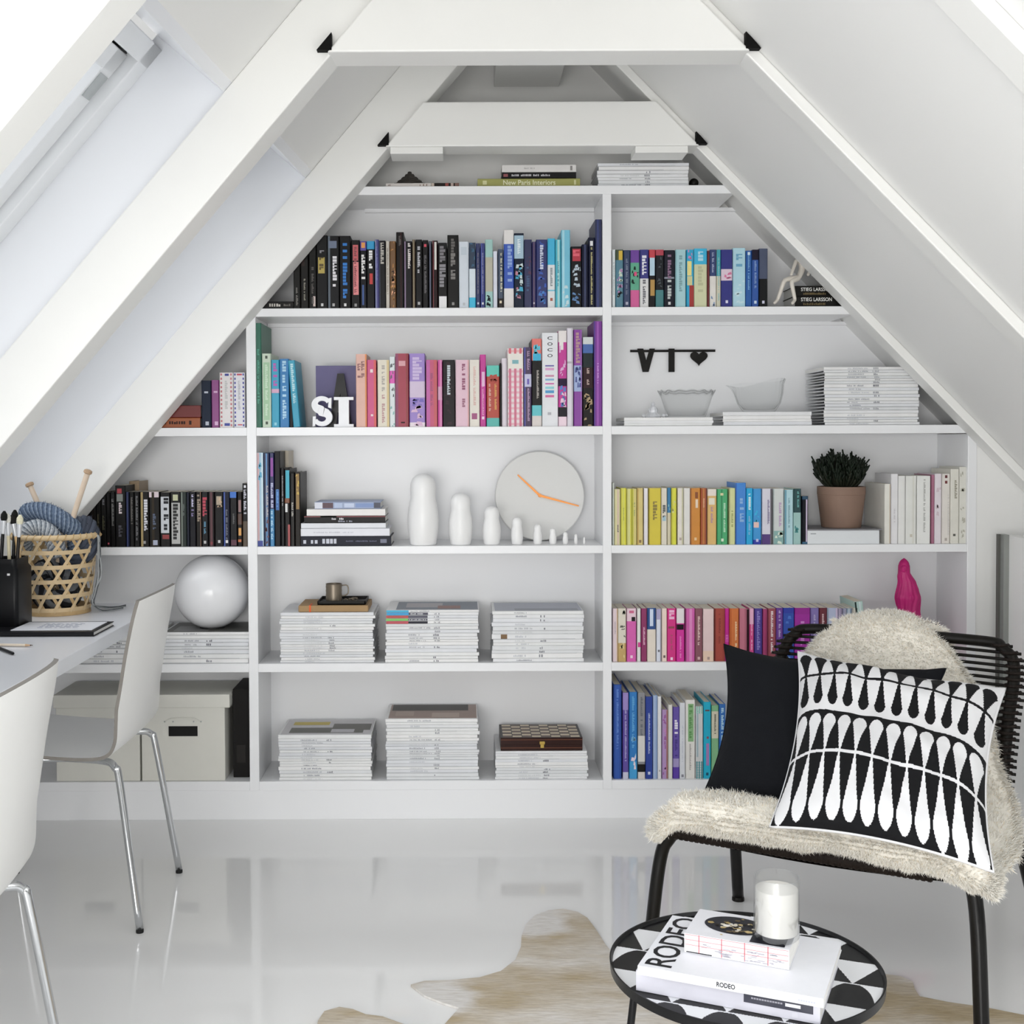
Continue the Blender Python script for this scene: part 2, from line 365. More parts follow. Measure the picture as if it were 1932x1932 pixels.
# ------------------------------------------------------------------ books
BG = 1.0                                                     # colour gain of printed covers
def cmat(h): return mat(h, .42, gain=BG, var=.06, scale=30)
PAGES = mat('e4dccb', .8, var=.06, scale=90); PAGES_W = mat('e9e8e4', .8, var=.05, scale=90)
def spine_strip(mb, x0, x1, y, z0, z1, off, m, ch):
    pts = [(x0 - off * .3, y + ch), (x0 + ch, y - off), (x1 - ch, y - off), (x1 + off * .3, y + ch)]
    for (a, b) in zip(pts, pts[1:]):
        mb.face([(a[0], a[1], z0), (b[0], b[1], z0), (b[0], b[1], z1), (a[0], a[1], z1)], m)
def decorate(mb, dec, x0, x1, y, z0, z1, ch, rng):
    w, h = x1 - x0, z1 - z0
    Q = lambda a, b, c, d, off, m: mb.face([(a, y - off, c), (b, y - off, c), (b, y - off, d), (a, y - off, d)], m)
    layer = .0003
    for tok in [t for t in dec.split(';') if t]:
        kd, a = tok[0], tok[1:].split(',')
        layer += .00006
        if kd == 'b':                                         # band round the spine
            spine_strip(mb, x0, x1, y, z0 + h * float(a[0]), z0 + h * float(a[1]), layer, cmat(a[2]), ch)
        elif kd == 'v':                                       # upright stripe
            c0, c1 = x0 + w * float(a[0]), x0 + w * float(a[1]); Q(c0, c1, z0 + .001, z1 - .001, layer, cmat(a[2]))
        elif kd == 'r':                                       # patch
            c0, c1 = x0 + w * float(a[0]), x0 + w * float(a[1]); Q(c0, c1, z0 + h * float(a[2]), z0 + h * float(a[3]), layer, cmat(a[4]))
        elif kd == 't':                                       # illegible title running down the spine
            wf = float(a[3]) if len(a) > 3 else .4; cx = x0 + w * (float(a[4]) if len(a) > 4 else .5); m = cmat(a[2])
            z = z0 + h * float(a[1]); lo = z0 + h * float(a[0]); gw = w * wf
            st = max(.0035, min(.011, gw * .75))
            while z - st > lo:
                if rng.random() < .86:
                    k = rng.random()
                    if k < .45: Q(cx - gw / 2, cx + gw / 2, z - st * .82, z, layer + .0001, m)
                    elif k < .75:
                        Q(cx - gw / 2, cx + gw / 2, z - st * .34, z, layer + .0001, m); Q(cx - gw / 2, cx - gw * .1, z - st * .86, z - st * .34, layer + .0001, m)
                    else:
                        Q(cx - gw / 2, cx + gw * .22, z - st * .8, z, layer + .0001, m)
                z -= st
        elif kd == 's':                                       # small emblem
            q = min(w * .42, .008); cz = z0 + h * float(a[0]); Q(x0 + w / 2 - q / 2, x0 + w / 2 + q / 2, cz - q * .6, cz + q * .6, layer + .0001, cmat(a[1]))
        elif kd == 'm':                                       # mottled picture
            c0, c1 = float(a[0]), float(a[1]); n = int(a[3]); m = cmat(a[2])
            for _ in range(n):
                q = rng.uniform(.12, .5); u = rng.uniform(.08, .92 - q * .8); d = rng.uniform(.015, .06); f0 = rng.uniform(c0, max(c0, c1 - d))
                ang = rng.uniform(-.02, .02)
                A, B = x0 + w * u, x0 + w * min(.94, u + q); C0, C1 = z0 + h * f0, z0 + h * (f0 + d)
                mb.face([(A, y - layer, C0), (B, y - layer, C0 + ang * h), (B - .15 * (B - A), y - layer, C1 + ang * h), (A + .2 * (B - A), y - layer, C1)], m)
            layer += .00006
        elif kd == 'k':                                       # checked cloth pattern
            n = int(a[3]); m = cmat(a[2]); f0, f1 = float(a[0]), float(a[1]); rows = int((f1 - f0) * h / (w / n))
            for i in range(n):
                Q(x0 + w * (i + .25) / n, x0 + w * (i + .7) / n, z0 + h * f0, z0 + h * f1, layer, m)
            m2 = cmat(a[4])
            for j in range(rows):
                z = z0 + h * (f0 + (f1 - f0) * (j + .25) / rows); Q(x0 + .001, x1 - .001, z, z + h * (f1 - f0) / rows * .42, layer + .00005, m2)
                for i in range(n): Q(x0 + w * (i + .25) / n, x0 + w * (i + .7) / n, z, z + h * (f1 - f0) / rows * .42, layer + .0001, m)
        elif kd == 'z':                                       # dotted borders on both sides
            m = cmat(a[0]); n = 13
            for i in range(n):
                z = z0 + h * (i + .3) / n
                for u0, u1 in ((.08, .2), (.8, .92)): Q(x0 + w * u0, x0 + w * u1, z, z + h / n * .5, layer, m)
        elif kd == 'w':                                       # readable word, letters one under the other
            f0, f1, col, word = float(a[0]), float(a[1]), a[2], a[3]; n = len(word); hh = h * (f1 - f0) / n
            for i, c in enumerate(word):
                zz = z0 + h * f1 - hh * (i + 1); put_text(mb, c, (x0 + w * .34, y - layer - .0002, zz + hh * .3), (1, 0, 0), (0, 0, 1), w * .32, hh * .55, cmat(col), .01)
def book(px0, px1, ptop, shelf, col, dec, label, group, Y=None, depth=None, lean=0.0, hard=None, z0=None, seed=0):
    rng = random.Random(int(px0 * 7 + ptop * 3) + seed)
    pb = {1: 351, 2: 579, 3: 805, 4: 1030, 5: 1251, 6: 1473}[shelf]
    if Y is None: Y = FY + .010 + rng.random() * .006
    x0 = P(px0, (ptop + pb) / 2, Y).x + .0004; x1 = P(px1, (ptop + pb) / 2, Y).x - .0004
    zb = SZ[shelf][0] + .0003 if z0 is None else z0
    zt = P(px0, ptop, Y).z
    h = zt - zb; w = x1 - x0
    d = depth or min(.225, max(.12, h * .68)); hard = (h > .215) if hard is None else hard
    ch = min(.0022, w * .16); ct = .0022 if hard else .0009
    if w < .008: ct = .0008
    m = cmat(col); mb = MB()
    poly = [(x0, Y + ch), (x0 + ch, Y), (x1 - ch, Y), (x1, Y + ch), (x1, Y + d), (x1 - ct, Y + d), (x1 - ct, Y + ch + ct), (x0 + ct, Y + ch + ct), (x0 + ct, Y + d), (x0, Y + d)]
    n = len(poly); v = [(a, b, zb) for a, b in poly] + [(a, b, zt) for a, b in poly]
    f = [(i, (i + 1) % n, n + (i + 1) % n, n + i) for i in range(n)]
    for o in (0, n):
        for q in ((0, 1, 2, 3), (0, 3, 6, 7), (0, 7, 8, 9), (3, 4, 5, 6)): f.append(tuple(o + i for i in q))
    mb.add(v, f, m)
    decorate(mb, dec, x0, x1, Y, zb, zt, ch, rng)
    o3 = ((x0 + x1) / 2, Y + d / 2, zb)
    o = mb.build('book', origin=o3)
    tag(o, label, 'book', group)
    g = .002 if hard else .0004
    mb = MB(); mb.box(x0 + ct + .0001, x1 - ct - .0001, Y + ch + ct + .0004, Y + d - g, zb + g, zt - g, PAGES)
    mb.build('pages', o, origin=o3)
    if lean:
        o.rotation_euler = (0, lean, 0); o.location.z += abs(math.sin(lean)) * w / 2
    return o
def row(shelf, suffix, group, data, **kw):
    for ln in data.strip().split('\n'):
        p = [q.strip() for q in ln.split('|')]
        a = p[0].split(); ex = dict(kw)
        for e in a[4:]:
            kx, vx = e.split('='); ex[kx] = float(vx)
        book(float(a[0]), float(a[1]), float(a[2]), shelf, a[3], p[1], p[2] + ' ' + suffix if not p[2].endswith('.') else p[2][:-1], group, **ex)

G = 'books on the bookcase shelves'
row(2, 'in the black and blue row', G, '''
553.5 566.5 450 171614|t.03,.3,6f6c66,.3|black book with faint grey title next to the rafter
567 582 448 1a1816|t.1,.42,8c8a7c,.22;r.1,.5,.6,.8,3a2b28|black book with faint yellow-grey lettering low down
582.5 597 446 151413|r.1,.5,.82,.92,7a5b3c;t.05,.6,4e4a46,.3;r.55,.85,.03,.17,cdbcb6|black book with pale pinkish dash at the foot
597 618 444 121214|r.15,.75,.48,.7,b7a24f;t.5,.7,5a4a1c,.4,.45;t.74,.84,8e8c92,.4;s.05,ccc|black book with gold title panel
618 640 445 17171b|v.04,.22,56616c;r.1,.8,.83,.93,6c7890;t.28,.72,e6e4e8,.36,.62;s.05,aaa|black book with white title and blue-grey top badge
640.5 661.5 445 131214|t.1,.9,1b76c8,.4,.5;s.05,ddd|wide black book with bright blue title down the spine
662.5 679 453 161517|r.2,.82,.7,.93,c95d62;r.24,.86,.2,.68,df8386;t.22,.9,8a4147,.3;s.05,999|black book with salmon pink title label
679.5 691.5 455 14161f|b.86,1,5b4a9a;r.2,.8,.9,.98,e29a4a;t.35,.84,e8e6e6,.6;r.3,.6,.05,.35,2c4f8f|black book with white title and orange and purple cap
692 707 455 131316|b.88,1,2596c9;t.55,.86,e9e9ea,.45;r.35,.75,.36,.52,c2302e|black book with cyan cap and small red block
707.5 715 452 41407c|v.1,.35,8c93b8;t.4,.9,6a69a4,.3|thin indigo book with pale edge
715 727.5 454 17171c|t.6,.97,b4b0a8,.5;v.05,.15,3c4560|black book with silver title in its upper half
728 735 455 c9c2b8|t.2,.9,8f857a,.3|thin off-white book between two dark ones
735.5 747 455 6d4a24|m.0,1,b07a38,14;m.0,.6,e0a27a,6;m.1,.9,3a2513,9|brown and gold patterned book
747.5 762 438 151011|v.55,.72,3c1718;t.8,.95,55504e,.3|tall black book with dark red streak
762.5 777.5 455 1d1a20|v.02,.2,84708c;t.58,.97,ddd6d4,.34,.65|black book with mauve edge and white top title
778 783.5 452 5c4c3a|v.3,.6,8f8468|thin olive brown book
784 796.5 452 141418|t.48,.9,b2b2b8,.4;s.07,aaa|black book with silver-grey title and foot emblem
797 808 453 151417|s.92,d8465c;t.2,.8,5b585c,.35|black book with small red dot at top
809 815 455 2b2d38|v.3,.6,67708a|thin black book with blue-grey stripe
815.5 826 454 2a1014|r.4,.8,.57,.98,d9d6d0;v.1,.25,6c1b26|dark red book with white upper strip
826.5 843.5 458 161517|t.68,.95,77747a,.62;t.3,.67,8a888e,.7;r.1,.95,.0,.18,e9e8ea|black book with large grey lettering and white foot
844 865.5 443.5 171615|t.6,.95,5e5b58,.34;t.3,.75,7a7774,.4;s.06,8e8c8a|tall wide black book with thin grey script
866 884.5 456 d5dde6|r.2,.8,.8,.92,c3ced8;s.06,b8bcc2|wide plain white-blue book
885 897.5 458 d9e4ec|b.6,1,16304a;m.6,1,2f5d7c,6;b0,.16,35b9de|white book with dark navy top and cyan foot
898 906 459 1e2a5c|t.2,.85,6f6a78,.3;s.07,c9c9d8|thin navy book with grey title
906.5 915 459 26307a|v.1,.3,4a5aa8;t.2,.85,7f82a8,.3;s.07,ddd|thin royal navy book with pale foot emblem
915.5 930 452 9fc9c4|b.24,.74,b9b6a4;m.0,.2,2b3a3e,7|pale teal book with beige middle
930.5 938.5 474 dcdfec||short plain lilac-white book
939.5 949.5 470 3c4a60|t.25,.93,d6d3b8,.34,.65;b0,.16,3a3230;s.1,e8dcc0|short slate book with cream title
950.5 969.5 434 e6e3e1|b.25,.82,2a52b4;t.3,.8,8aa5d8,.45,.6|tall white and blue banded book
970 988.5 440 1c2c44|b.66,.97,a7c4d6;t.7,.95,e2eef4,.3;m.2,.65,c5d5d8,9;m.1,.6,3aa6c8,7;m.1,.5,b4788c,4|tall book with pale blue top and mottled lower half
989 1003.5 452 1b2150|m.5,.9,4a1f46,5;t.2,.6,2f4d78,.4|dark navy book with purple smudge
1004 1011 456 37306a|v.4,.6,6a4a4c;s.07,c8c2c8|thin purple-navy book
1011.5 1032.5 452 1a2766|m.0,1,2f56b4,16;m.0,.4,3b78c4,6;t.55,.92,cfd6e8,.3,.5|deep blue book with short white title
1033 1047.5 450 e3e6e8|b.62,1,3cb4dc;b.24,.26,7cc8de;t.3,.6,8d989c,.3;s.12,a5543c|book fading from cyan top to white foot
1048 1058.5 452 48b4c8|v.35,.75,a8d8d8;t.3,.7,4f9cb0,.3|teal book with pale middle stripe
1059 1076 434 76c3dc|v.1,.35,a8dcea;m.0,.3,c9e2e8,5|tall light cyan book
1077 1097.5 465 14141a|r.15,.9,.76,.96,b3283c;t.78,.94,e05f70,.6;m.3,.72,b9c8d4,9;m.0,.3,5b86b8,6|black book with red block and white figure
1098 1109.5 461 1a2040|v.4,.6,34406a|plain dark navy book before the tallest two
1110 1122.5 448 151b3a|r.25,.7,.88,.95,e5e5e8;t.03,.86,b7b27a,.26,.5|navy book with white square above yellow title
1123 1135.5 414 1c2552|v.3,.5,2d3c7c;t.1,.9,27336a,.2|tallest navy book beside the upright
''')
row(2, 'in the row before the seated figurine', G, '''
1155 1161 471 dfe6e8|t.2,.8,b9c4c8,.4|thin white book against the upright
1161.5 1176 471 4f7f92|b.82,1,3a4a30;r.4,.9,.82,.98,d7b53c;m.1,.8,c8d8c8,9;m.1,.8,b888b8,8;m.0,.3,2a3a3c,6|mottled teal and pink book with yellow top corner
1176.5 1189 472 23345a|t.2,.85,6f7c90,.3;s.07,aab|slate blue book with thin grey title
1189.5 1206.5 472 5aa88a|b.78,1,6a3a98;b0,.3,d45c98;m.3,.9,1f4038,8;r.4,.7,.55,.62,d84a7c|purple, green and pink banded book
1207 1224 471 e4e4e4|b.5,1,2b2a7c;t.55,.9,e6e6ee,.5;t.05,.48,6d6d74,.34|book half navy, half white
1224.5 1236.5 471 1c1a1e|b.86,1,c43c48;r.1,.9,.55,.86,bcd8e8;r.2,.9,.2,.48,b58e4a|black book with red cap and gold block
1237 1252.5 471 22262c|b.9,1,b03a4c;b0,.3,3f7c80;m.3,.9,3c464c,7|charcoal book with red cap and teal foot
1253 1273 472 1d2030|t.5,.92,8a6a86,.34;b.5,.53,8c94a0;t.1,.48,c3c8c8,.36;s.07,ddd|black book with mauve and white stacked titles
1274.5 1294 471 a9d2d8|t.25,.9,7fa6ae,.3;v.0,.12,8cbcc4|pale mint blue book
1295 1309 471 2aa6d0|r.1,.7,.55,.8,efe08c;r.4,1,.0,.38,a42a28;r.1,.8,.38,.54,d8d49c;m.8,1,d88cc0,4|book with cyan, yellow and red swirls
1309.5 1334 469 d3d6b0|b.73,1,38b4dc;t.75,.95,b4e2f0,.4;t.1,.7,bfc29c,.4|wide cream book with cyan top third
1334.5 1338.5 473 6a1f24||very thin dark red book
1339 1351.5 471 e6e2dc|b.54,1,25386c;t.58,.95,a4aec8,.3;m.0,.2,8ea8cc,4|book with navy top and white foot
1352 1360 471 cfcdb8|b.54,1,3fa2b0;t.1,.9,8fc0c0,.3|thin book with teal top and stone foot
1360.5 1382 471 24267c|b.46,.66,e2cddc;m.47,.65,d678a0,5;t.73,.78,8a90c4,.7;s.09,dde|navy book with square pink picture
1382.5 1406.5 468 b4dbe8|t.65,.9,6da8c8,.5;m.0,.5,cbe6ee,8|wide pale sky blue book
1407 1418.5 473 1f5aa4|t.3,.95,7db2d8,.25;s.95,dcecf4|bright blue book with small pale cap
1419 1431.5 471 2452a0|b.82,1,241a34;t.3,.8,7f9ac8,.3;s.08,cde|blue book with near-black top
1432 1448.5 469 16181c|b.48,1,454e68;t.5,.54,9aa4b8,.9;s.08,ccd|charcoal book with slate upper half
''')
row(3, 'in the small triangular bay', G, '''
380 398.5 718 1a2a44|r.3,.7,.73,.77,b9c0cc;r.4,.75,.05,.13,b9c0cc|navy cloth book with two pale marks
399 413.5 717 8d4684|r.3,.8,.73,.77,d8b0d4;r.4,.85,.05,.13,d8b0d4|mauve book with two pale marks
414 440 703 e6e2e2|zc4747c;r.4,.7,.94,.98,2f3c94;r.35,.75,.03,.08,2f3c94;t.3,.85,c8c8c8,.2|white book edged with red checks
440.5 462.5 703 e4e4ea|z3a3f9c;r.3,.75,.95,.98,c4445c;r.35,.75,.04,.06,c4445c;t.3,.85,c2c2c8,.2|white book edged with blue checks
''', z0=None)
row(3, 'in the green to purple row', G, '''
481.5 493.5 609.5 1c6650 depth=.215|t.2,.75,4a9c84,.34|tall dark green book against the upright
494.5 511.5 667 c8d8c4|r.15,.85,.1,.88,a3c8a4;t.15,.85,c9e0c8,.3;s.95,3c4a3c;s.06,3c4a3c|mint book with white border
512 527 679 2f9fc0|t.6,.95,b45cb0,.5;b.51,.57,d6a8c4;s.05,8cd0e0|aqua book with pink title
527.5 545.5 677 2478b4|t.1,.97,a9d2ea,.4|sky blue book with pale lettering
546 553 680 16181c||thin black book behind the leaning one
671.5 692 668 dfb2a4|v.86,1,e08a50;t.62,.9,8a5a5c,.3,.3;t.62,.9,8a5a5c,.3,.65|peach book with two columns of dark lettering
692.5 710 679 cf4f84|v.75,1,d65a54;r.35,.65,.81,.86,f0dcdc;r.4,.65,.16,.19,f0dcdc|rose pink book with two tiny white emblems
712 734.5 679 e4ddcc|v.8,1,d8c290;t.5,.92,b0a8a0,.25;t.05,.48,c09a98,.25|cream book with thin grey title
735 745.5 673 dce4e6|b.62,.8,dc58b4;m.4,1,55585e,10;m.0,.3,7fb4b0,4|narrow white book with magenta patch
746 771.5 667 a02c44|v.0,.2,8c3460;v.8,.95,8a2428;r.25,.75,.83,.9,d9a0a8;r.4,.7,.05,.07,3a0c10|crimson book with round pale badge
772.5 802 667 9a80c8|b.4,.62,d0bfd8;b.0,.06,e8dce4;t.62,.95,cbb8e0,.6;m.1,.4,6f5fb8,9;m.0,.3,d8b4d0,8|broad lilac patterned book
804 825 679 c44c74|v.0,.35,c05aa4;v.7,1,c4525a;t.3,.8,a04070,.2|magenta and red striped book
826 834.5 679 d0489c|v.5,.9,d88ab8;b.4,.6,d8a0c0|thin hot pink book
835 858.5 679 231a20|m.0,1,3c2630,14;t.45,.92,c4ced4,.25|black book with white upright title
859.5 885 679 e2bfce|v.9,1,dca8a8;t.52,.94,8f4668,.24,.6;t.28,.42,9a6078,.22,.6|blush pink book with plum lettering
886 905 679 e6e0d6|t.3,.9,dcb8b0,.24;r.2,.75,.11,.2,a04a7c|ivory book with round plum emblem
905.5 917 669 c42a94|r.3,.8,.56,.76,e4b8d8;t.15,.56,e094c4,.3;s.12,f0d0e4|thin magenta book with pale panel
918 942.5 689.6 b23a26|b.82,1,58c4b4;m.7,.86,b23a26,9;b0,.14,4fb4ac;t.2,.7,d49a4c,.16,.7;t.2,.7,d8a898,.16,.25|teal and rust red book
943 946 685 141012||very thin black book
946.5 957 676 e2d9e2|v.75,1,b4aab4|thin white-lilac book
957.5 987.5 657 ecdfe0|k0,.74,d0708c,3,e6b4c0;b.74,.93,eae6de;r.3,.7,.8,.85,7cb4bc;k.93,1,d86a78,3,e6b4b4|pink checked book with ivory label
988.5 1003 655 38204c|v.0,.2,4a4a9c;b.5,.66,c4c4e0;r.4,.7,.53,.6,6a5ab4;t.68,.95,a88cac,.34,.6;t.05,.48,a88cac,.28,.6|dark purple book with white library label
1003.5 1022 639 1c1a1a|b.75,1,e0746c;m.76,.93,54c4dc,9;r.1,.95,.75,.83,2ab0d8;b0,.16,dcd4d0;b.12,.24,5fc4cc;t.3,.64,a8a29c,.22,.6|black book with coral and cyan top
1022.5 1053 628 e8eaee|w.72,.97,2c2a30,COCO;r.2,.75,.64,.655,6a5fae;r.2,.75,.6,.625,dca0cc;r.2,.75,.53,.55,cc8cac;r.2,.75,.49,.51,7cb0d4;r.2,.75,.45,.462,c83c9c;r.2,.75,.4,.425,8fd4dc;r.2,.75,.355,.385,4a9cd0;r.2,.75,.31,.335,d868a0;t.1,.15,b4b4bc,.3|broad white book with black stacked capitals and coloured dashes
1053.5 1069.5 624 c42a94|b.88,1,ece6e4;r.1,.6,.8,.9,ece6e4;b.42,.5,2c1440;m.2,.42,4a78c4,7;m.2,.42,e8c8dc,6;b.1,.2,24242c;b0,.1,f0d8e4;m.5,.85,e0b0d8,7|magenta and white picture book
1070 1081.5 619 dfdbe4|v.7,.95,c2bcc8;b.64,.66,b4b0b8|tall narrow white book
1082.5 1098.5 622 86389c|t.64,.97,b48c8c,.5;b.36,.63,9fb0d8;m.36,.63,3f4c90,10;v.85,.95,a06cb8|purple book with blue-grey picture band
1099.5 1119.5 636 1f1a1a|b.9,1,cfd6d6;b.82,.92,3a62a8;b.66,.82,28383c;b.43,.66,3a1c24;t.45,.65,b49c94,.24;m.0,.42,a8906c,12|dark landscape book with blue sky band
1120.5 1136 606 7a2494 depth=.215|v.35,.6,9a4cb0;v.0,.15,4a2a8c;t.4,.6,c48cd4,.2|tallest purple book against the upright
''')
book(553, 566, 680, 3, '2f9ab8', 't.3,.95,b4dce4,.4', 'aqua spined green book leaning to the side in the green to purple row', G, lean=-.075, depth=.16)
row(4, 'in the black row behind the basket', G, '''
160 169 930 1c1210|v.3,.7,401c1c|dark maroon edged book nearest the slope
169.5 180.5 930 171311|t.2,.8,2f2620,.4|plain brown-black book beside the maroon one
181 190 929 151412|t.2,.6,55523c,.3|black book with faint olive lettering
190.5 200 928 131313|t.75,.97,6e6e74,.4;t.3,.6,4a4a34,.5|black book with grey top and olive middle lettering
200.5 208 929 0f0f10|s.06,cc5a6c|thin black book with pink foot emblem
208.5 217 928 121213|t.35,.9,6a6a6a,.5|black book with grey block lettering
217.5 237 916 141416|r.2,.65,.87,.95,a83440;r.15,.75,.74,.86,7e8480;t.5,.72,d8ccd0,.3;t.1,.4,4c4c54,.4|taller black book with red and grey label
237.5 244 928 1a2444|v.3,.6,27366c|thin blue-black book
244.5 253 928 161616|t.4,.9,5f5b58,.4|black book with brown-grey lettering
253.5 263 928 131314|t.1,.95,67676a,.4;b0,.06,222|black book with small grey title down the spine
264 281 928 191817|v.1,.35,a08c5c;t.25,.86,dcdce4,.4,.66;s.08,999|black book with tan stripe and white title
281.5 301 928 161412|r.0,.95,.9,1,dccdd2;v.25,.5,3a3020;t.3,.6,4f5c74,.3;r.35,.8,.03,.12,a8b0c4|black book with white top block
302.5 321 929 171618|r.05,.9,.25,.92,c8ccd2;t.27,.9,33363c,.5,.6;r.2,.9,.14,.22,8c2c30|black book with big white lettered panel
321.5 341 928 1d1d1d|r.1,.95,.05,.8,b4b4b2;t.06,.78,3c3c3c,.5;r.25,.75,.84,.95,c0c2a0|grey and white patterned book
341.5 352 928 3a4440|v.0,.3,6b746c;t.5,.8,56605c,.3|dark grey-green book
352.5 357 929 20263a||very thin blue-grey book
357.5 369.5 928 161620|t.7,.95,c2bedc,.3;t.48,.68,7a6f9c,.4|black book with lilac title
370 380 928 1e1a16|t.45,.95,8c7c6c,.6;v.8,.95,7a5844|black book with beige lettering and brown edge
380.5 392.5 928 15151a|t.5,.9,b02c44,.7;t.22,.48,4f88a8,.3;s.08,bbb|black book with large red title
393 404.5 928 1b1014|v.3,.7,4c1824;s.06,7c2430|black book with dark red panel
405 421.5 928 131315|r.2,.8,.76,.92,a89a84;m.7,.9,c4a88c,4;s.09,ccc|wide black book with cream splash
422 433.5 928 141a34|v.0,.25,2a4a98;t.1,.7,5a5f70,.3;s.09,ddd|navy-black book with blue edge
434 447.5 928 141418|r.0,.9,.89,1,2468c0;t.4,.6,5c5c5c,.2;r.1,.9,.02,.12,4c1830|black book with bright blue cap
448 457 928 1a1312|r.2,.8,.63,.85,8c6a6a;r.2,.8,.2,.34,d89c50;r.1,.8,.08,.13,c06a34;b.4,.6,4a2c20|black book with glowing orange picture
457.5 467.5 912 17171a|t.5,.9,bcbcc8,.5;s.95,e4e4ea;b.0,.4,4a3a28|tall narrow book with white text beside the upright
''')
row(4, 'in the upright group beside the flat stack', G, '''
484.5 497 854 a9cbe0|v.0,.4,d8b4b8;v.7,1,cfe4f0;b0,.06,2c3f94;m.7,1,5cb0d4,4|tall pale blue and pink book
497.5 508.5 855 16224c|v.4,.65,5c90c4;t.3,.65,c0b8b8,.3,.6;m.0,.3,5a3040,5|tall navy book with light blue streak
509 517.5 855 1c2058|r.2,.8,.75,.95,8c3c9c;t.4,.68,b4b8d8,.6;b0,.4,3f86b8;t.05,.38,a4cce4,.6|tall navy book with purple title
518 529 851.5 15141a|r.2,.8,.38,.6,2460a8;t.4,.6,5c98d4,.3|tall black book with blue label
530 536.5 883 17161a|t.5,.9,a0a0a4,.3|narrow black book with white speckle
537 547 884.5 171213|r.2,.95,.62,.98,2fa8c0;b.56,.62,7a4424;r.1,.55,.44,.55,dcdcdc;r.6,1,.0,.28,a84848|black book with cyan top label
547.5 556 893 141314|v.5,.8,3c3834;t.4,.6,a8a49c,.4|plain black book before the gold one
556.5 567 891 241d18|r.2,.8,.5,.98,8a6a2c;m.5,.98,c4a440,5|dark book with brown and gold upper half
''')
book(530.5, 545, 850.5, 4, 'cfc4b2', '', 'tall cream book standing behind the cyan labelled one', G, Y=FY + .13, depth=.12)
book(244, 263, 908, 4, '9a8468', '', 'tan book standing up behind the black row beside the basket', G, Y=FY + .13, depth=.12)
row(4, 'in the yellow to blue row', G, '''
1155.5 1159 911 cdd4cc||very thin grey-white book against the upright
1159.5 1170.5 923 dcd6a4|v.5,.7,d8b8b4;t.22,.36,3c3c4c,.24,.6|pale cream book with small dark lettering
1171 1182 921 e0dc48|v.0,.15,b8b040;v.35,.6,d8d860;t.4,.65,b0b450,.2|bright lemon yellow book
1182.5 1192 922 d8d690|v.0,.2,c0bc60;v.7,1,d2cc3c|pale straw book beside the lemon one
1192.5 1201.5 922 d8cc80|v.0,.3,ccc83c;t.5,.75,a8b070,.3|straw yellow book with greenish stripe
1202 1213.5 921 d9c680|v.0,.25,c8a858;s.06,8a7048|sandy yellow book
1215 1223 921 e9e5ea||thin white book beside the sandy one
1224.5 1247 921 d8c63c|t.42,.82,8a7a34,.36;v.0,.06,b0a040|broad mustard yellow book
1247.5 1258.5 921 e2dccc|t.45,.7,4c5456,.5;r.2,.8,.42,.5,a4c4d0|ivory book with black mid title
1259 1266 920 d4ccb0|b.56,1,2f7aa8;m.6,.8,88c0b8,2|thin cream book with blue top
1266.5 1276.5 921 dcdc44|v.0,.2,c0b83c;m.4,1,d8d888,5|lime yellow book with pale patches
1278.5 1289 921 e8e2d8|v.75,1,ccc8a8;s.1,b8a8a0|cream white book before the oranges
1289.5 1302.5 921 e6e4e0|v.0,.12,d0ccbc|plain white book next to the orange one
1303 1321.5 921 d18a34|r.45,.75,.82,.93,8a4a20;r.5,.75,.65,.8,ecd8c0;s.1,ecc898;v.0,.08,a05c28|broad orange book with small cream panel
1322 1334 921 a4502a|v.3,.6,c07838;v.85,1,5a2014;t.65,.82,e0b090,.2|rust brown book
1334.5 1352 923 dfb874|b.88,1,ece2d8;r.15,.8,.72,.84,e8e2d0;t.38,.68,b08ca8,.24|apricot book with white cap
1353 1373 923 49ac72|v.35,.5,2f8a58;t.2,.75,b4e0c0,.18,.7;t.85,.93,d8d8a8,.4;s.08,dff0d8|broad green book
1375.5 1387.5 921 d9dca0|v.0,.12,9c9c70;t.3,.6,a8b070,.3|pale lime book
1388 1407.5 911 3f88d8|v.0,.08,2f58b8;t.35,.75,8fb8e4,.4,.6|tall cornflower blue book
1408 1420.5 921 1fa8dc|t.6,.9,dcf2fa,.34;t.15,.5,8cb8e0,.3|cyan book with white title
1421 1436.5 922 3c98d8|r.05,.7,.3,.4,ecc8c0;m.4,.7,30b8e4,5;b0,.08,2838a8;s.07,cce|sky blue book with glowing peach dot
1438 1456 922 dcdae6|b0,.18,54387c;t.3,.8,8c84a4,.22,.66;v.85,1,6c6870|lilac-white book with purple foot
1459 1479 922 d5dad8|t.3,.75,c0a8c8,.24,.65;b0,.24,8cb4b0;m.0,.24,dce8d8,7;v.0,.06,9aa|silver-white book with teal foot picture
1481 1496.5 924 b5d8e0|v.0,.15,5a98b0;t.3,.85,84aeb8,.2|pale aqua book
1497 1511.5 922 a2c8c4|b.57,1,1d4448;t.65,.95,6ab0ac,.24,.6;m.1,.5,3f8c8c,6|mint book with dark teal top
1513.5 1525 936 131824|v.6,.85,c4b8d0;b.93,1,1c4460;b0,.05,2a5a78|shorter black book with lilac stripe
''')
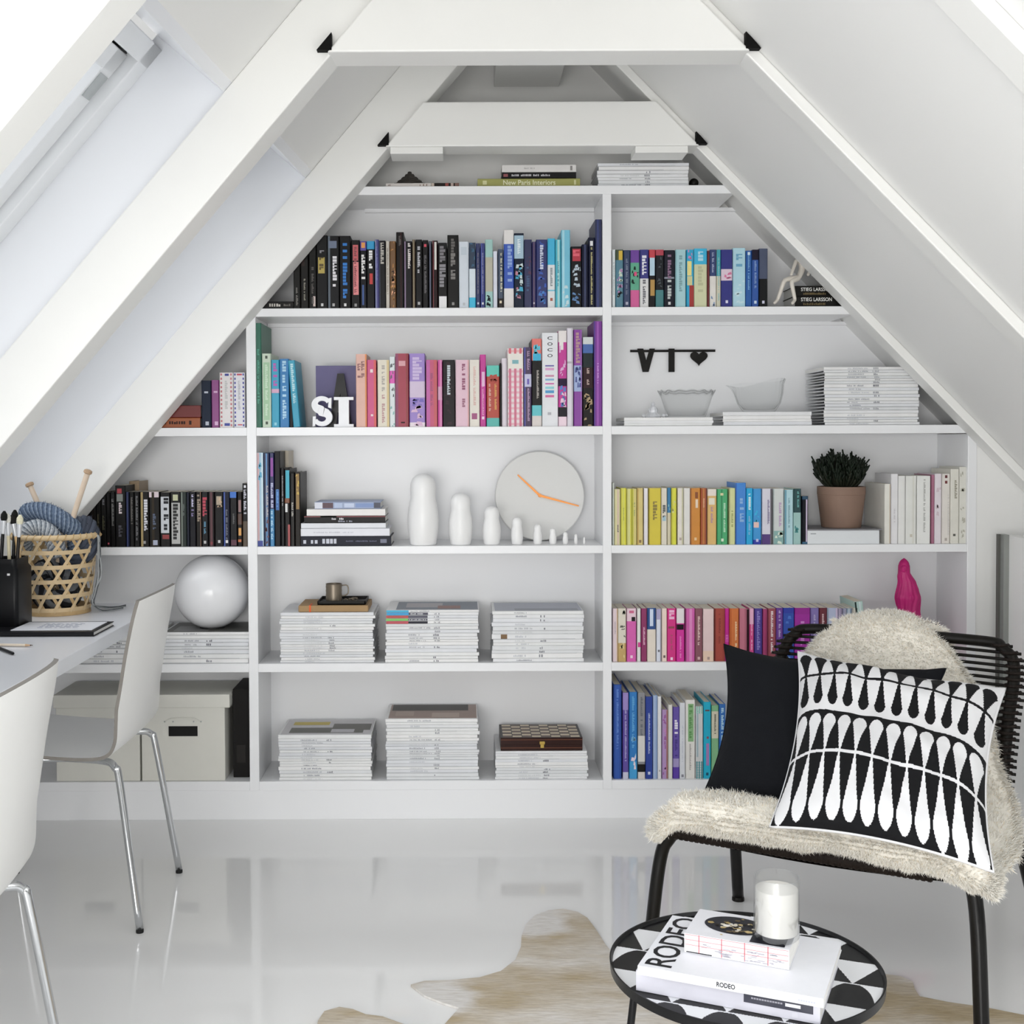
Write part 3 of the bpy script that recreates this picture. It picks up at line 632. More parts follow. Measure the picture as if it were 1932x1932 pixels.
row(4, 'in the white row beside the plant', G, '''
1669 1680 913 eae8e0 depth=.2|v.85,1,c4b49c|short ivory book with yellowed side
1681 1694.5 894 e9e8ea|t.3,.5,d0ccd0,.2|taller lilac-shaded white book
1695 1708 898 ecece9|v.85,1,cfcfcb|plain white book with grey edge
1709 1729 898 e9eae5|s.12,cfcabc;v.6,.8,e0e0d8|wide plain white book with small foot mark
1730 1755.5 898 eeefec|t.15,.95,b8b8b4,.14,.55|broadest white book with fine grey title
1757 1763 896 ac7088||thin mauve book between the white ones
1763.5 1776.5 894 e8e0e6|m.4,.9,d8c8d0,5|white book with faint pink print
1777 1792.5 894 e9e4dd|s.96,6c3438;s.88,7c3c3c;s.06,b8b0a8;t.1,.7,d8d4d0,.2,.8|white book with two dark red dots
1793.5 1809.5 885 e6e4da|t.6,.85,a8a494,.3,.6;r.3,.6,.1,.13,5c5c54|white book with small black foot sketch
1810 1823.5 881 e2e1d8|m.05,.95,bcbaac,12|tall off-white speckled book beside the upright
''')
row(5, 'in the magenta to purple row', G, '''
1156 1165.5 1148 e6d4da|t.5,.75,a89ca4,.2;v.8,1,d8b890|pale pink book against the upright
1166 1181.5 1148 e0dacb|b0,.35,c4a468;m.3,1,5c5c54,7;m.0,.4,d8c890,6|white book with golden foot and ink sketch
1182.5 1200.5 1148 d860b0|b.76,1,e8ccd8;r.5,.9,.76,.84,241a20;t.88,.96,d06a90,.5;s.09,f4d0e4|candy pink book with white cap
1202 1209 1148 e4e6e2|r.2,1,.27,.36,d03c90|thin white book with pink diagonal stripe
1210 1220.5 1148 8c2c60|t.3,.65,e0b0c8,.3|plum book with pale title
1221 1237.5 1147 e6dccf|b.6,1,1f4a88;r.3,.7,.66,.98,cfdcf0|cream book with blue sky top
1238.5 1247.5 1149 dce0ec|v.8,1,9a98a8;s.2,6c6c74;b.8,1,b0a8cc|thin bluish white book
1248.5 1258.5 1148 ecd8cc|s.09,6c5c58|plain pale peach book
1259 1275.5 1148 d42c84|t.68,.97,f0b8d8,.6;r.1,.8,.62,.66,8c3c4c;t.2,.5,b04c6c,.24;s.05,f8d8ec|hot pink book with brownish title
1276.5 1291.5 1148 d42c9c|b.72,1,e6dee2;r.0,.9,.6,.7,241420;t.05,.5,e888c8,.2|magenta book with white top and black wedge
1293.5 1311 1148 d260ac|v.4,.7,e08cc4;v.0,.08,8c3c70|orchid pink book
1311.5 1325.5 1148 885460|t.3,.85,e0c4c0,.3;s.06,d8b8b8|mauve-brown book with pale title
1326.5 1347 1149 e8cfcf|b0,.2,ecd0bc;s.06,b09890|broad blush pink book
1348 1367.5 1148 a8483c|t.3,.9,8c3430,.2;v.8,1,9c3c34;v.0,.1,6c2420|brick red book
1368 1376 1148 c42090|t.4,.5,e078c0,.5;b.36,.5,d048a8|thin deep magenta book
1376.5 1394 1148 d4763c|v.0,.2,c05c28;t.1,.75,f0d0a8,.2,.7|orange book
1395 1409 1148 c8788c|v.7,1,b06478|dusty rose book
1409.5 1413.5 1150 3a1824||thin dark wine book
1414 1422.5 1148 d84c90|b.7,1,e8b0cc;t.2,.9,f0bcd8,.24|narrow hot pink book with pale top
1423.5 1438.5 1148 4a3890|t.2,.95,8c80c4,.4;s.06,dcdcf4|indigo book with white foot emblem
1439.5 1448 1149 a83c70|v.6,1,8c2c58|narrow raspberry book
1449 1464 1148 9c4c58|t.15,.95,ecdce0,.3|rose brown book with bold white title
1464.5 1477.5 1147 6c3c98|t.42,.95,c8b4dc,.3|violet book with pale title
1478 1498.5 1147 2c50b0|m.0,1,4c78cc,12;m.0,.3,7ca8d8,3;b.9,1,2c3ca8|broad royal blue book
1499.5 1528.5 1147 a828a4|b.88,1,9a1c94;t.1,.75,d890d8,.24|broad purple-magenta book
1529 1545 1147 8474b4|t.2,.9,c8bce0,.24|lavender book with pale title
1545.5 1560.5 1147 6c2434|t.2,.92,e4c8cc,.3|maroon book with white title
1561 1580.5 1147 c0c8e4|v.8,1,d8c8e4;v.0,.08,8ca0a8|pale periwinkle book
1581 1589 1148 a498b8|v.2,.4,c4b8cc|thin grey-lilac book
1589.5 1597 1148 9c9cb8|v.5,.8,b8b8cc|thin slate-lilac book
1597.5 1607.5 1148 a8bcd0|v.3,.5,dce4ec;v.7,.9,7c90a8|striped pale blue book
1608 1617.5 1147 dcd8cc|v.0,.2,a8a49c;v.8,1,3c3c3c|cream book before the leaning one
''')
book(1624, 1640, 1135, 5, 'c0dcd6', 'v.0,.2,2c4440;v.5,.7,dcecec', 'pale mint book leaning at the end of the magenta to purple row', G, lean=-.11, depth=.16)
row(6, 'in the bottom row by the black cushion', G, '''
1157.5 1173 1291.6 1d489c depth=.2|v.2,.7,2454ac;t.3,.95,5c84cc,.24|tall cobalt book against the upright
1175 1186 1307 5c489c depth=.2|b.8,1,9c88c8;t.2,.8,a8a0d0,.3;b0,.08,c8c8dc|purple book with pale lettering
1187 1202.5 1305.8 2478c0 depth=.2|b0,.2,3c9cd4;m.1,.5,98c8e0,7;m.1,.3,ecdce8,4;t.3,.95,5ca8dc,.3|sea blue picture book
1203.5 1217.5 1307 8c8c90 depth=.2|b.2,.5,dcdad6;b.08,.17,1c1a1a;b0,.08,dcd4d0;t.5,.95,646a74,.3|grey and white book with black band
1218 1231.5 1314.5 203c94 depth=.2|t.3,.8,b0bcdc,.24;s.07,ccd4ec|dark blue book with white title
1232 1240.5 1312 a8bcdc depth=.2|v.6,1,8ca4cc|thin pale blue book
1241 1248 1314 e6e6e8 depth=.2|s.1,b8b4b4|thin white book with grey foot mark
1249 1260 1339 b494c4|m.0,1,9c5ca0,9;m.0,.9,c88cc8,6;v.75,1,a4706c|lilac swirl patterned book
1260.5 1269 1330 e4e2dc|v.0,.15,bcb8b0|plain ivory book beside the lilac swirls
1269.5 1282 1334 6450a8|b0,.16,5838a4;b.16,.28,a498c8;t.62,.82,ece8f4,.5;t.3,.6,443484,.4|violet book with white initials
1282.5 1293 1326 dfe2e8|t.2,.7,c8ccd8,.2;s.04,8c8c98|bluish white book with faint print
1293.5 1311.5 1320.6 ebe9e4|r.25,.85,.47,.95,8cb884;t.5,.93,5c9454,.34,.55;t.1,.44,b4b0ac,.2|white book with leaf green label
1312.5 1326.5 1332.7 d6d8d8|k0,.24,3c8890,3,a4c8cc;r.1,.35,.3,.95,aac0c8;k.9,1,88c8b8,3,c8e0d8|white book with teal checked foot
1327.5 1341.5 1324.6 16b0d0|r.35,.75,.17,.46,a880b8;r.2,.8,.88,.9,6c5058;r.4,.7,.52,.55,8c4c5c;s.06,14506c|turquoise book with pink lettering
1342.5 1356 1331 86bc8c|b.55,.92,d9d3bd;t.6,.88,6c6c5c,.24|green book with cream upper panel
1357 1369 1328.6 2c6cb8|t.5,.95,b8dcf0,.4|blue book half hidden by the black cushion
''')

# ------------------------------------------------------------------ books and magazines lying flat
def flat(px0, px1, p0, p1, Y, depth, col, name, label, cat, group=None, dec=None, cover=None, hard=True, pages=PAGES_W, pg=True, zb=None, jig=0.0, grow=0.0):
    """a book on its back, spine to the front: px0..px1 across, p0 (top) to p1 (bottom)"""
    pm = (p0 + p1) / 2
    x0, x1 = P(px0, pm, Y).x, P(px1, pm, Y).x; h = P(px0, p0, Y).z * 1.0
    z0 = P(px0, p1, Y).z if zb is None else zb; z1 = P(px0, p0, Y).z if zb is None else zb + (P(px0, p0, Y).z - P(px0, p1, Y).z)
    z1 -= .0004; m = cmat(col); mb = MB(); ct = min(.0022, (z1 - z0) * .14); ch = min(.0015, (z1 - z0) * .2)
    poly = [(z0, Y + ch), (z0 + ch, Y), (z1 - ch, Y), (z1, Y + ch), (z1, Y + depth), (z1 - ct, Y + depth), (z1 - ct, Y + ch + ct), (z0 + ct, Y + ch + ct), (z0 + ct, Y + depth), (z0, Y + depth)]
    n = len(poly); v = [(x0, b, a) for a, b in poly] + [(x1, b, a) for a, b in poly]
    f = [(i, (i + 1) % n, n + (i + 1) % n, n + i) for i in range(n)]
    for o in (0, n):
        for q in ((0, 1, 2, 3), (0, 3, 6, 7), (0, 7, 8, 9), (3, 4, 5, 6)): f.append(tuple(o + i for i in q))
    mb.add(v, f, m)
    w = x1 - x0; rng = random.Random(int(px0 + p0 * 13))
    for tok in [t for t in (dec or '').split(';') if t]:
        kd, a = tok[0], tok[1:].split(',')
        if kd == 'w':                                         # readable words along the spine
            H = (z1 - z0) * float(a[3]); zc = (z0 + z1) / 2 - H / 2 + (z1 - z0) * float(a[4] if len(a) > 5 else 0)
            put_text(mb, a[-1], (x0 + w * float(a[0]), Y - .0006, zc), (1, 0, 0), (0, 0, 1), w * (float(a[1]) - float(a[0])), H, cmat(a[2]), .012)
        else:
            x = x0 + w * float(a[0]); xe = x0 + w * float(a[1]); hz = float(a[3]) if len(a) > 3 else .45; off = float(a[4]) if len(a) > 4 else 0
            zc = (z0 + z1) / 2 + off * (z1 - z0); g = (z1 - z0) * hz; mm = cmat(a[2])
            if kd == 'r': mb.face([(x, Y - .0004, zc - g / 2), (xe, Y - .0004, zc - g / 2), (xe, Y - .0004, zc + g / 2), (x, Y - .0004, zc + g / 2)], mm)
            elif kd == 't':
                st = max(.003, g * .8)
                while x + st < xe:
                    if rng.random() < .85:
                        e = x + st * rng.uniform(.55, .85); tt = zc + g / 2 * rng.choice((1, 1, .5))
                        mb.face([(x, Y - .0006, zc - g / 2), (e, Y - .0006, zc - g / 2), (e, Y - .0006, tt), (x, Y - .0006, tt)], mm)
                    x += st
    if cover:                                                 # printed picture on the upper board
        for i, (a, b, c, d, colr) in enumerate(cover):
            zz_ = z1 + .0002 + .00012 * i
            mb.face([(x0 + w * a, Y + depth * c, zz_), (x0 + w * b, Y + depth * c, zz_), (x0 + w * b, Y + depth * d, zz_), (x0 + w * a, Y + depth * d, zz_)], cmat(colr))
    o3 = ((x0 + x1) / 2, Y + depth / 2, z0)
    o = mb.build(name, origin=o3); tag(o, label, cat, group)
    if pg:
        mb = MB(); e = .002 if hard else .0003
        mb.box(x0 + e, x1 - e, Y + ch + ct + .0003, Y + depth - e, z0 + ct + .0001, z1 - ct - .0001, pages); mb.build('pages', o, origin=o3)
    return o
def stack(px0, px1, p0, p1, Y, depth, n, where, group, shelf, cols=None, top_label=None, cover=None, marks=True, seed=1, jig=3.0):
    """a pile of white-spined magazines"""
    rng = random.Random(seed); zb = SZ[shelf][0] + .0004; top = P(px0, p0, Y).z
    ws = [rng.uniform(.75, 1.3) for _ in range(n)]; s = sum(ws); z = zb; H = top - zb
    for i in range(n):                                        # from the bottom
        h = H * ws[i] / s; j = rng.uniform(-jig, jig) * .6; yj = rng.uniform(0, .006)
        q0, q1 = px0 + max(-jig, j), px1 + j + rng.uniform(-jig, jig) * .5
        pt = (p1 - (p1 - p0) * (z + h - zb) / H); pb = (p1 - (p1 - p0) * (z - zb) / H)
        col = rng.choice(['e9eaec', 'eceded', 'e4e6ea', 'efefef', 'e2e4e6']); dec = ''
        if marks:
            if rng.random() < .8: dec += 't%.2f,%.2f,%s,.4;' % (.24 + rng.random() * .02, .24 + rng.uniform(.12, .26), rng.choice(['c9ccd2', 'b4b6bc', 'd4d6d8', '9fa2aa']))
            if rng.random() < .55: dec += 't.52,.59,%s,.55;' % rng.choice(['7a7c84', 'a4a6ac', '8f9198'])
            if rng.random() < .5: dec += 'r.0,%.2f,c6c8cc,.12,-.44;' % rng.uniform(.5, 1)
        if cols and n - 1 - i in cols: dec += cols[n - 1 - i]
        k = n - 1 - i
        lab = top_label if (k == 0 and top_label) else ('%s white magazine down from the top of the pile %s' % (ORD[k], where) if k else 'topmost white magazine of the pile %s' % where)
        flat(q0, q1, pt, pb, Y + yj, depth, col, 'magazine', lab, 'magazine', group, dec, cover if k == 0 else None, hard=False, zb=z, pg=(k == 0))
        z += h
MG = 'white magazines piled on the shelves'
stack(529, 705, 1156, 1251, FY + .012, .215, 18, 'under the tan folder', MG, 5, seed=3)
stack(728, 902, 1151.4, 1251, FY + .012, .215, 17, 'with coloured spines', MG, 5, seed=5,
      cols={0: 'r.0,.24,34b4dc,.9;', 1: 'r.0,.24,2a9cd4,.95;r.24,.45,3c3c50,.8;', 2: 'r.0,.24,c04c48,.9;r.24,.45,4a4a5c,.8;', 3: 'r.0,.24,7cc864,.95;r.24,.45,34344a,.8;', 4: 'r.0,.24,bc4450,.95;r.24,.45,2c2c3c,.8;'},
      top_label='topmost magazine with cyan spine end on the middle pile', cover=[(.1, .99, .06, .95, '6c7684'), (.2, .6, .3, .8, 'a8a4a8'), (.55, .8, .15, .5, '8c5c50')])
stack(929, 1101, 1153.4, 1251, FY + .012, .215, 13, 'with one brown smudge', MG, 5, seed=8, cols={6: 'r.1,.17,7a5a34,.9;'}, top_label='topmost grey-covered magazine of the pile with one brown smudge',
      cover=[(.03, .99, .04, .96, 'b4b8c4'), (.25, .95, .05, .3, '9498a4')])
stack(526.5, 701, 1387, 1473, FY + .012, .225, 15, 'nearest the bottom storage boxes', MG, 6, seed=13, top_label='topmost magazine with black and yellow cover nearest the bottom storage boxes',
      cover=[(.02, .99, .04, .97, 'cfcdd0'), (.1, .9, .12, .45, '4c4c44'), (.55, .97, .3, .7, '4a4640'), (.1, .5, .62, .82, 'c8b43c'), (.55, .8, .15, .35, 'c0bec4')])
stack(728.5, 902, 1357, 1473, FY + .012, .225, 20, 'with a brown portrait on top', MG, 6, seed=17, top_label='topmost magazine with brown portrait cover in the bottom middle bay',
      cover=[(.03, .99, .05, .97, '9c8478'), (.05, .9, .55, .97, '3c3830'), (.1, .3, .2, .5, 'b09c90'), (.5, .8, .1, .4, 'b8a498')])
stack(936, 1109, 1418, 1473, FY + .012, .225, 10, 'under the checkered box', MG, 6, seed=21)
stack(304.5, 470.5, 1193.4, 1251, FY + .012, .225, 8, 'under the white globe', MG, 5, seed=23, top_label='topmost dark covered magazine under the white globe', cover=[(.02, .99, .03, .97, '5c5c58'), (.1, .5, .1, .6, '8c8c8c')])
stack(140, 296, 1193.4, 1251, FY + .012, .225, 7, 'behind the desk edge', MG, 5, seed=27)
stack(1177, 1344, 788, 805, FY + .012, .21, 3, 'under the wide glass bowl', MG, 3, seed=31, marks=False)
stack(1364, 1530, 777.5, 805, FY + .012, .21, 4, 'under the fluted glass jug', MG, 3, seed=37, marks=False)
stack(1556, 1733.5, 692, 803, FY + .012, .22, 19, 'right of the fluted glass jug', MG, 3, seed=41)
stack(1128, 1299, 307, 351, FY + .014, .2, 7, 'up on the top board', MG, 1, seed=43)
FB = 'books lying flat on the shelves'
Yf = FY + .014
flat(478, 553, 566, 580, Yf, .18, '161514', 'book', 'flat black book with white lettering tucked under the sloping rafter', 'book', FB, 't.4,.7,c8c4bc,.4;t.72,.95,6c6862,.3', zb=SZ[2][0] + .0004)
zz = SZ[2][0] + .0004
for i, (a, b) in enumerate(((552.7, 573.5), (533, 552.7))):
    o = flat(1500, 1612, a, b, Yf, .15, '15130f', 'book', ('lower' if i == 0 else 'upper') + ' flat black book lettered in white beside the seated figurine', 'book', FB,
             'w.1,.62,eeeeea,.34,.16,STIEG LARSSON;t.14,.55,6a5a34,.2,-.26;', zb=zz); zz += .0347
zz = SZ[3][0] + .0004
flat(262, 377.5, 787, 806, Yf, .17, '9c5020', 'book', 'flat orange-brown book at the bottom of the small triangular bay', 'book', FB, 't.3,.78,3c1c10,.3;r.82,.86,3c1c10,.4', zb=zz)
flat(285, 378.5, 764, 787, Yf, .17, '6c1714', 'book', 'flat dark red book lying on the orange-brown one', 'book', FB, '', zb=zz + .0341)
zz = SZ[4][0] + .0004
for px0, px1, hpx, col, dec, lab in (
        (567, 738, 18.2, '171b30', 't.03,.46,c9ccd8,.5;t.5,.85,4c506c,.14;r.88,.95,6c7084,.4', 'flat navy book with silver lettering at the bottom of the upright group stack'),
        (566, 735, 14.6, 'e8e9f0', 't.15,.6,c8cad4,.16', 'flat thick white book lying on the navy one'),
        (568, 728, 10, 'e4e6ec', '', 'flat thin white book between the thick white and the black one'),
        (574, 727, 13, '1a1516', 'r.0,1,7c2830,.14,.42;r.2,.4,b89c40,.14,.42;t.34,.5,d8d4d8,.28,.1;t.42,.62,9ca0b0,.22,-.26', 'flat black book with red top line in the mixed stack'),
        (579, 727, 13, 'eceae8', '', 'flat plain white book under the topmost lilac one'),
        (594, 718, 13, '9aa8c8', 'r.12,.28,4c2c38,.8;r.3,.42,b4c4e0,.7;r.45,.6,c4d0e8,.6;r.62,.9,7c94c4,.6;r.9,1,34384c,.8;r.0,.12,d8dce8,.9', 'flat lilac and dark mottled paperback on top of the mixed stack')):
    hh = hpx * FY / F_PX; pm = 1000
    flat(px0, px1, pm - hpx / 2, pm + hpx / 2, Yf, .165, col, 'book', lab, 'book', FB, dec, zb=zz); zz += hh + .0006
zz = SZ[1][0] + .0004
for px0, px1, hpx, col, dec, lab in (
        (901, 1094.5, 15.4, '9c9c58', 'w.25,.76,e4e4c4,.62,0,New Paris Interiors;r.05,.09,d0d0a0,.5;r.94,.96,d0d0a0,.6', 'flat olive green book with pale lettering on the top board'),
        (947, 1087, 11, '1f1d20', 't.13,.65,bcbcc0,.34;r.02,.08,8c4c50,.5', 'flat black book between the white and the olive ones'),
        (947, 1087, 14.4, 'dcdad8', 't.3,.45,b4b2b0,.2;r.92,.95,8c8a88,.6', 'flat white book topping the small pile on the top board')):
    hh = hpx * (FY + .014) / F_PX; pm = 330
    flat(px0, px1, pm - hpx / 2, pm + hpx / 2, FY + .014, .14, col, 'book', lab, 'book', FB, dec, zb=zz); zz += hh + .0005
flat(728, 813, 343, 351, FY + .016, .15, 'd8d2ce', 'book', 'thin white book under the dark tiered ornament', 'book', FB, 't.05,.12,9c8c88,.4;t.75,.95,8c7468,.5', zb=SZ[1][0] + .0004)
flat(814, 866, 343, 351, FY + .016, .15, '2a2220', 'book', 'small dark book with cream and red spine ends lying beside the tiered ornament', 'book', FB, 'r.0,.1,c8b8ac,.9;r.5,.62,8c3c34,.9;r.7,.8,b8a49c,.9;r.85,1,7c5c54,.9', zb=SZ[1][0] + .0004)
# ------------------------------------------------------------------ ornaments on the shelves
WHITE_GLAZE = mat('f8f8f8', .32, var=.006)
# tiered dark ornament on the top board
o = P(773, 341, FY + .07); z0 = SZ[1][0] + .0004 + 8 * (FY + .016) / F_PX + .0005
root = thing('ornament', (o.x, FY + .07, z0), 'small dark tiered pyramid ornament standing on a thin white book on the top board', 'ornament')
dk = mat('4a4642', .6, var=.2)
mb = MB()
for i, (w, zz, h) in enumerate(((.05, 0, .006), (.042, .006, .008), (.034, .014, .008), (.024, .022, .009), (.014, .031, .009), (.006, .040, .008))):
    mb.lathe([(w * 1.2, 0), (w * 1.2, h * .4), (w * .95, h)], (o.x, FY + .07, z0 + zz), dk, 4, fn=None)
mb.build('tiers', root)
mb = MB(); mb.box(o.x - .052, o.x - .03, FY + .06, FY + .08, z0, z0 + .009, dk); mb.box(o.x + .03, o.x + .052, FY + .06, FY + .08, z0, z0 + .009, dk); mb.build('foot', root)
# dark ball beside the magazines on the top board
c = P(1309, 342, FY + .05); mb = MB(); mb.sphere((c.x, c.y, SZ[1][0] + .017), .016, mat('161412', .4), 20, 12)
tag(mb.build('ball', smooth='all'), 'small black ball on the top board beside the white magazine pile', 'ball')

# seated white figurine on the flat black books
FIG = mat('e2dcd2', .4, var=.03)
def skin_body(name, joints, edges, parent, m, sub=2, origin=None):
    """one continuous body grown round a skeleton: joints {name: (point, radius)}"""
    ks = list(joints); me = bpy.data.meshes.new(name)
    o0 = Vector(origin) if origin is not None else Vector((0, 0, 0))
    me.from_pydata([tuple(Vector(joints[k][0]) - o0) for k in ks], [(ks.index(a), ks.index(b)) for a, b in edges], [])
    o = bpy.data.objects.new(name, me); COL.objects.link(o); o.location = o0
    sk = o.modifiers.new('skin', 'SKIN'); sk.use_smooth_shade = True
    for i, k in enumerate(ks):
        r = joints[k][1]; me.skin_vertices[0].data[i].radius = (r, r) if not isinstance(r, tuple) else r
        me.skin_vertices[0].data[i].use_root = (i == 0)
    ss = o.modifiers.new('round', 'SUBSURF'); ss.levels = sub; ss.render_levels = sub
    dg = bpy.context.evaluated_depsgraph_get(); dg.update()
    me2 = bpy.data.meshes.new_from_object(o.evaluated_get(dg)); o.modifiers.clear(); o.data = me2
    me2.materials.clear(); me2.materials.append(m)
    me2.polygons.foreach_set('use_smooth', [True] * len(me2.polygons))
    if parent is not None: o.parent = parent; o.location = o0 - parent_origin(parent)
    return o
Yg = FY + .03
zt = SZ[2][0]; q = lambda px, py, dy=0.0: P(px, py, Yg + dy)
hip = q(1516, 522, .01)
J = {'hip': (hip, .013), 'belly': (q(1514, 508, .01), .012), 'chest': (q(1513, 492, .012), .014), 'neck': (q(1514, 481, .012), .006), 'head': (q(1513, 471, .01), .011), 'crown': (q(1512, 462, .01), .009),
     'kneeL': (q(1480, 528, -.018), .008), 'ankL': (q(1467, 566, -.014), .006), 'toeL': (q(1460, 573, -.024), .0055),
     'kneeR': (q(1493, 531, -.022), .008), 'ankR': (q(1500, 566, -.018), .006), 'toeR': (q(1494, 573.5, -.03), .0055),
     'shL': (q(1503, 490, .004), .0075), 'elL': (q(1497, 506, -.004), .006), 'haL': (q(1492, 520, -.014), .0055),
     'shR': (q(1523, 490, .016), .0075), 'elR': (q(1529, 507, .014), .006), 'haR': (q(1524, 521, .006), .0055)}
E = [('hip', 'belly'), ('belly', 'chest'), ('chest', 'neck'), ('neck', 'head'), ('head', 'crown'), ('hip', 'kneeL'), ('kneeL', 'ankL'), ('ankL', 'toeL'), ('hip', 'kneeR'), ('kneeR', 'ankR'), ('ankR', 'toeR'),
     ('chest', 'shL'), ('shL', 'elL'), ('elL', 'haL'), ('chest', 'shR'), ('shR', 'elR'), ('elR', 'haR')]
g = skin_body('figurine', J, E, None, FIG, origin=(hip.x, hip.y, zt))
tag(g, 'small off-white figurine sitting on the two flat black books', 'figurine')

# letters before the purple card
def prism_xz(mb, polys, ox, oz, s, y0, y1, m):
    for poly in polys:
        mb.prism(poly, y0, y1, lambda a, b, h: Vector((ox + a * s, h, oz + b * s)), m)
z3 = SZ[3][0] + .0004
a, b = P(596, 748, FY + .13), P(671, 748, FY + .13); zc = P(630, 690, FY + .13).z
mb = MB(); mb.box(a.x, b.x + .02, FY + .13, FY + .15, z3, zc, mat('6a6490', .5)); tag(mb.build('picture_card', bevel=.001), 'dull purple card standing behind the black and white letters', 'card')
LB = mat('131217', .3); LW = mat('eef0f3', .3)
x0, x1, zt = P(621, 750, FY + .1).x, P(664, 750, FY + .1).x, P(640, 705, FY + .1).z
H = zt - z3; W = (x1 - x0) / H
mb = MB(); pr = [[(0, 0), (W * .3, 0), (W * .62, 1), (W * .38, 1)], [(W * .66, 0), (W, 0), (W * .66, 1), (W * .42, 1)], [(W * .22, .28), (W * .78, .28), (W * .74, .42), (W * .26, .42)], [(-.04, 0), (W * .36, 0), (W * .36, .06), (-.04, .06)], [(W * .6, 0), (W + .04, 0), (W + .04, .06), (W * .6, .06)]]
for i, poly in enumerate(pr): prism_xz(mb, [poly], x0, z3, H, FY + .09 - .0004 * i, FY + .115 - .0004 * i, LB)
tag(mb.build('letter'), 'black capital letter A standing before the purple card', 'letter', 'standing letters')
x0, x1, zt = P(630, 780, FY + .03).x, P(667, 780, FY + .03).x, P(640, 749, FY + .03).z
H = zt - z3; W = (x1 - x0) / H; c = W / 2
mb = MB(); pr = [[(0, 0), (W, 0), (W, .1), (0, .1)], [(c - .17, .1), (c + .17, .1), (c + .17, .9), (c - .17, .9)], [(0, .9), (W, .9), (W, 1), (0, 1)]]
prism_xz(mb, pr, x0, z3, H, FY + .03, FY + .055, LW); tag(mb.build('letter', merge=False), 'white slab capital letter I beside the white S', 'letter', 'standing letters')
x0, x1 = P(587, 780, FY + .03).x, P(628, 780, FY + .03).x; W = (x1 - x0) / H
def S_ring():
    pts = []
    for k in range(41):                                       # centre line of the S and its changing thickness
        t = k / 40
        if t < .5:
            an = math.radians(20 + 250 * t * 2); cx, cz, r = W * .5, .735, .19
            p = (cx + W * .33 * math.cos(an), cz + r * math.sin(an))
        else:
            an = math.radians(90 - 250 * (t - .5) * 2); cx, cz, r = W * .5, .27, .20
            p = (cx + W * .33 * math.cos(an), cz + r * math.sin(an))
        pts.append((p, .055 + .075 * math.exp(-((t - .5) / .2) ** 2) + .02))
    return pts
pts = S_ring(); mb = MB(); L = []; R = []
for i, (p, w) in enumerate(pts):
    a = pts[max(0, i - 1)][0]; b = pts[min(len(pts) - 1, i + 1)][0]; t = Vector((b[0] - a[0], b[1] - a[1])).normalized(); n = Vector((-t.y, t.x))
    L.append(Vector(p) + n * w); R.append(Vector(p) - n * w)
for i in range(len(pts) - 1):
    prism_xz(mb, [[tuple(L[i]), tuple(L[i + 1]), tuple(R[i + 1]), tuple(R[i])]], x0, z3 + .004, H * .99, FY + .03, FY + .055, LW)
prism_xz(mb, [[(W * .78, .66), (W * .92, .62), (W * .94, .98), (W * .82, .96)], [(W * .06, .02), (W * .18, .04), (W * .22, .36), (W * .08, .36)]], x0, z3, H, FY + .0296, FY + .0546, LW)
tag(mb.build('letter'), 'white slab capital letter S before the purple card', 'letter', 'standing letters')

# letter garland on the back panel
gy = BY - .004
a, b = P(1189, 663, gy), P(1349, 661, gy)
root = thing('letter_garland', (a.x, gy, a.z), 'black hanging garland of letters V and I and a heart on a thin rail', 'garland')
BLK = mat('16130f', .5)
mb = MB(); mb.box(a.x, b.x, gy - .006, gy + .003, a.z - .003, a.z + .005, BLK); mb.build('rail', root)
pv = lambda x, y: (P(x, y, gy).x, P(x, y, gy).z)
def slab(polys, name, lab=None):
    mb = MB()
    for i, p in enumerate(polys): mb.prism([pv(*q) for q in p], gy - .009 - .0004 * i, gy - .001 - .0004 * i, lambda u, w, h: Vector((u, h, w)), BLK)
    o = mb.build(name, root)
    if lab: o['label'] = lab
slab([[(1202, 658), (1213, 658), (1221, 690), (1223, 702), (1212, 702)], [(1235, 658), (1225, 658), (1213, 702), (1223, 702)]], 'letter', 'letter V')
slab([[(1261, 658), (1272, 658), (1272, 702), (1261, 702)]], 'letter', 'letter I')
hp = []
for k in range(40):
    t = 2 * PI * k / 40; hx = 16 * math.sin(t) ** 3; hy = 13 * math.cos(t) - 5 * math.cos(2 * t) - 2 * math.cos(3 * t) - math.cos(4 * t)
    hp.append((1318 + hx * 1.02, 675 - hy * .92))
slab([hp], 'heart')

# glass on the magazine piles
GL = glass_mat('clear_glass', (.992, .995, .995), .95, .15, .006, 3.4, .42)
zb = P(1296, 788, FY).z + .001
c = P(1295, 780, FY + .1); c.z = zb; rim = (P(1348, 738, FY + .1).x - P(1240, 738, FY + .1).x) / 2; H = P(1295, 738, FY + .1).z - zb
mb = MB()
def flute(n, amp, edge=0.0):
    def fn(p, a):
        t = p.z / H; return Vector((p.x * (1 + amp * math.cos(n * a)), p.y * (1 + amp * math.cos(n * a)), p.z + edge * t * t * math.cos(n * a)))
    return fn
mb.lathe([(.001, 0), (rim * .62, 0), (rim * .66, .004), (rim * .76, H * .35), (rim * .88, H * .75), (rim, H), (rim * 1.0, H + .002), (rim * .86, H * .75), (rim * .73, H * .35), (rim * .62, .008), (.001, .007)], c, GL, 64, flute(16, .012, .002))
tag(mb.build('glass_bowl', smooth='all'), 'wide clear glass bowl with wavy rim on the thin magazine pile below the garland', 'bowl')
zb = P(1430, 777.5, FY).z + .001; c = P(1432, 760, FY + .1); c.z = zb; rim = (P(1478, 738, FY + .1).x - P(1388, 738, FY + .1).x) / 2; H = P(1432, 722, FY + .1).z - zb
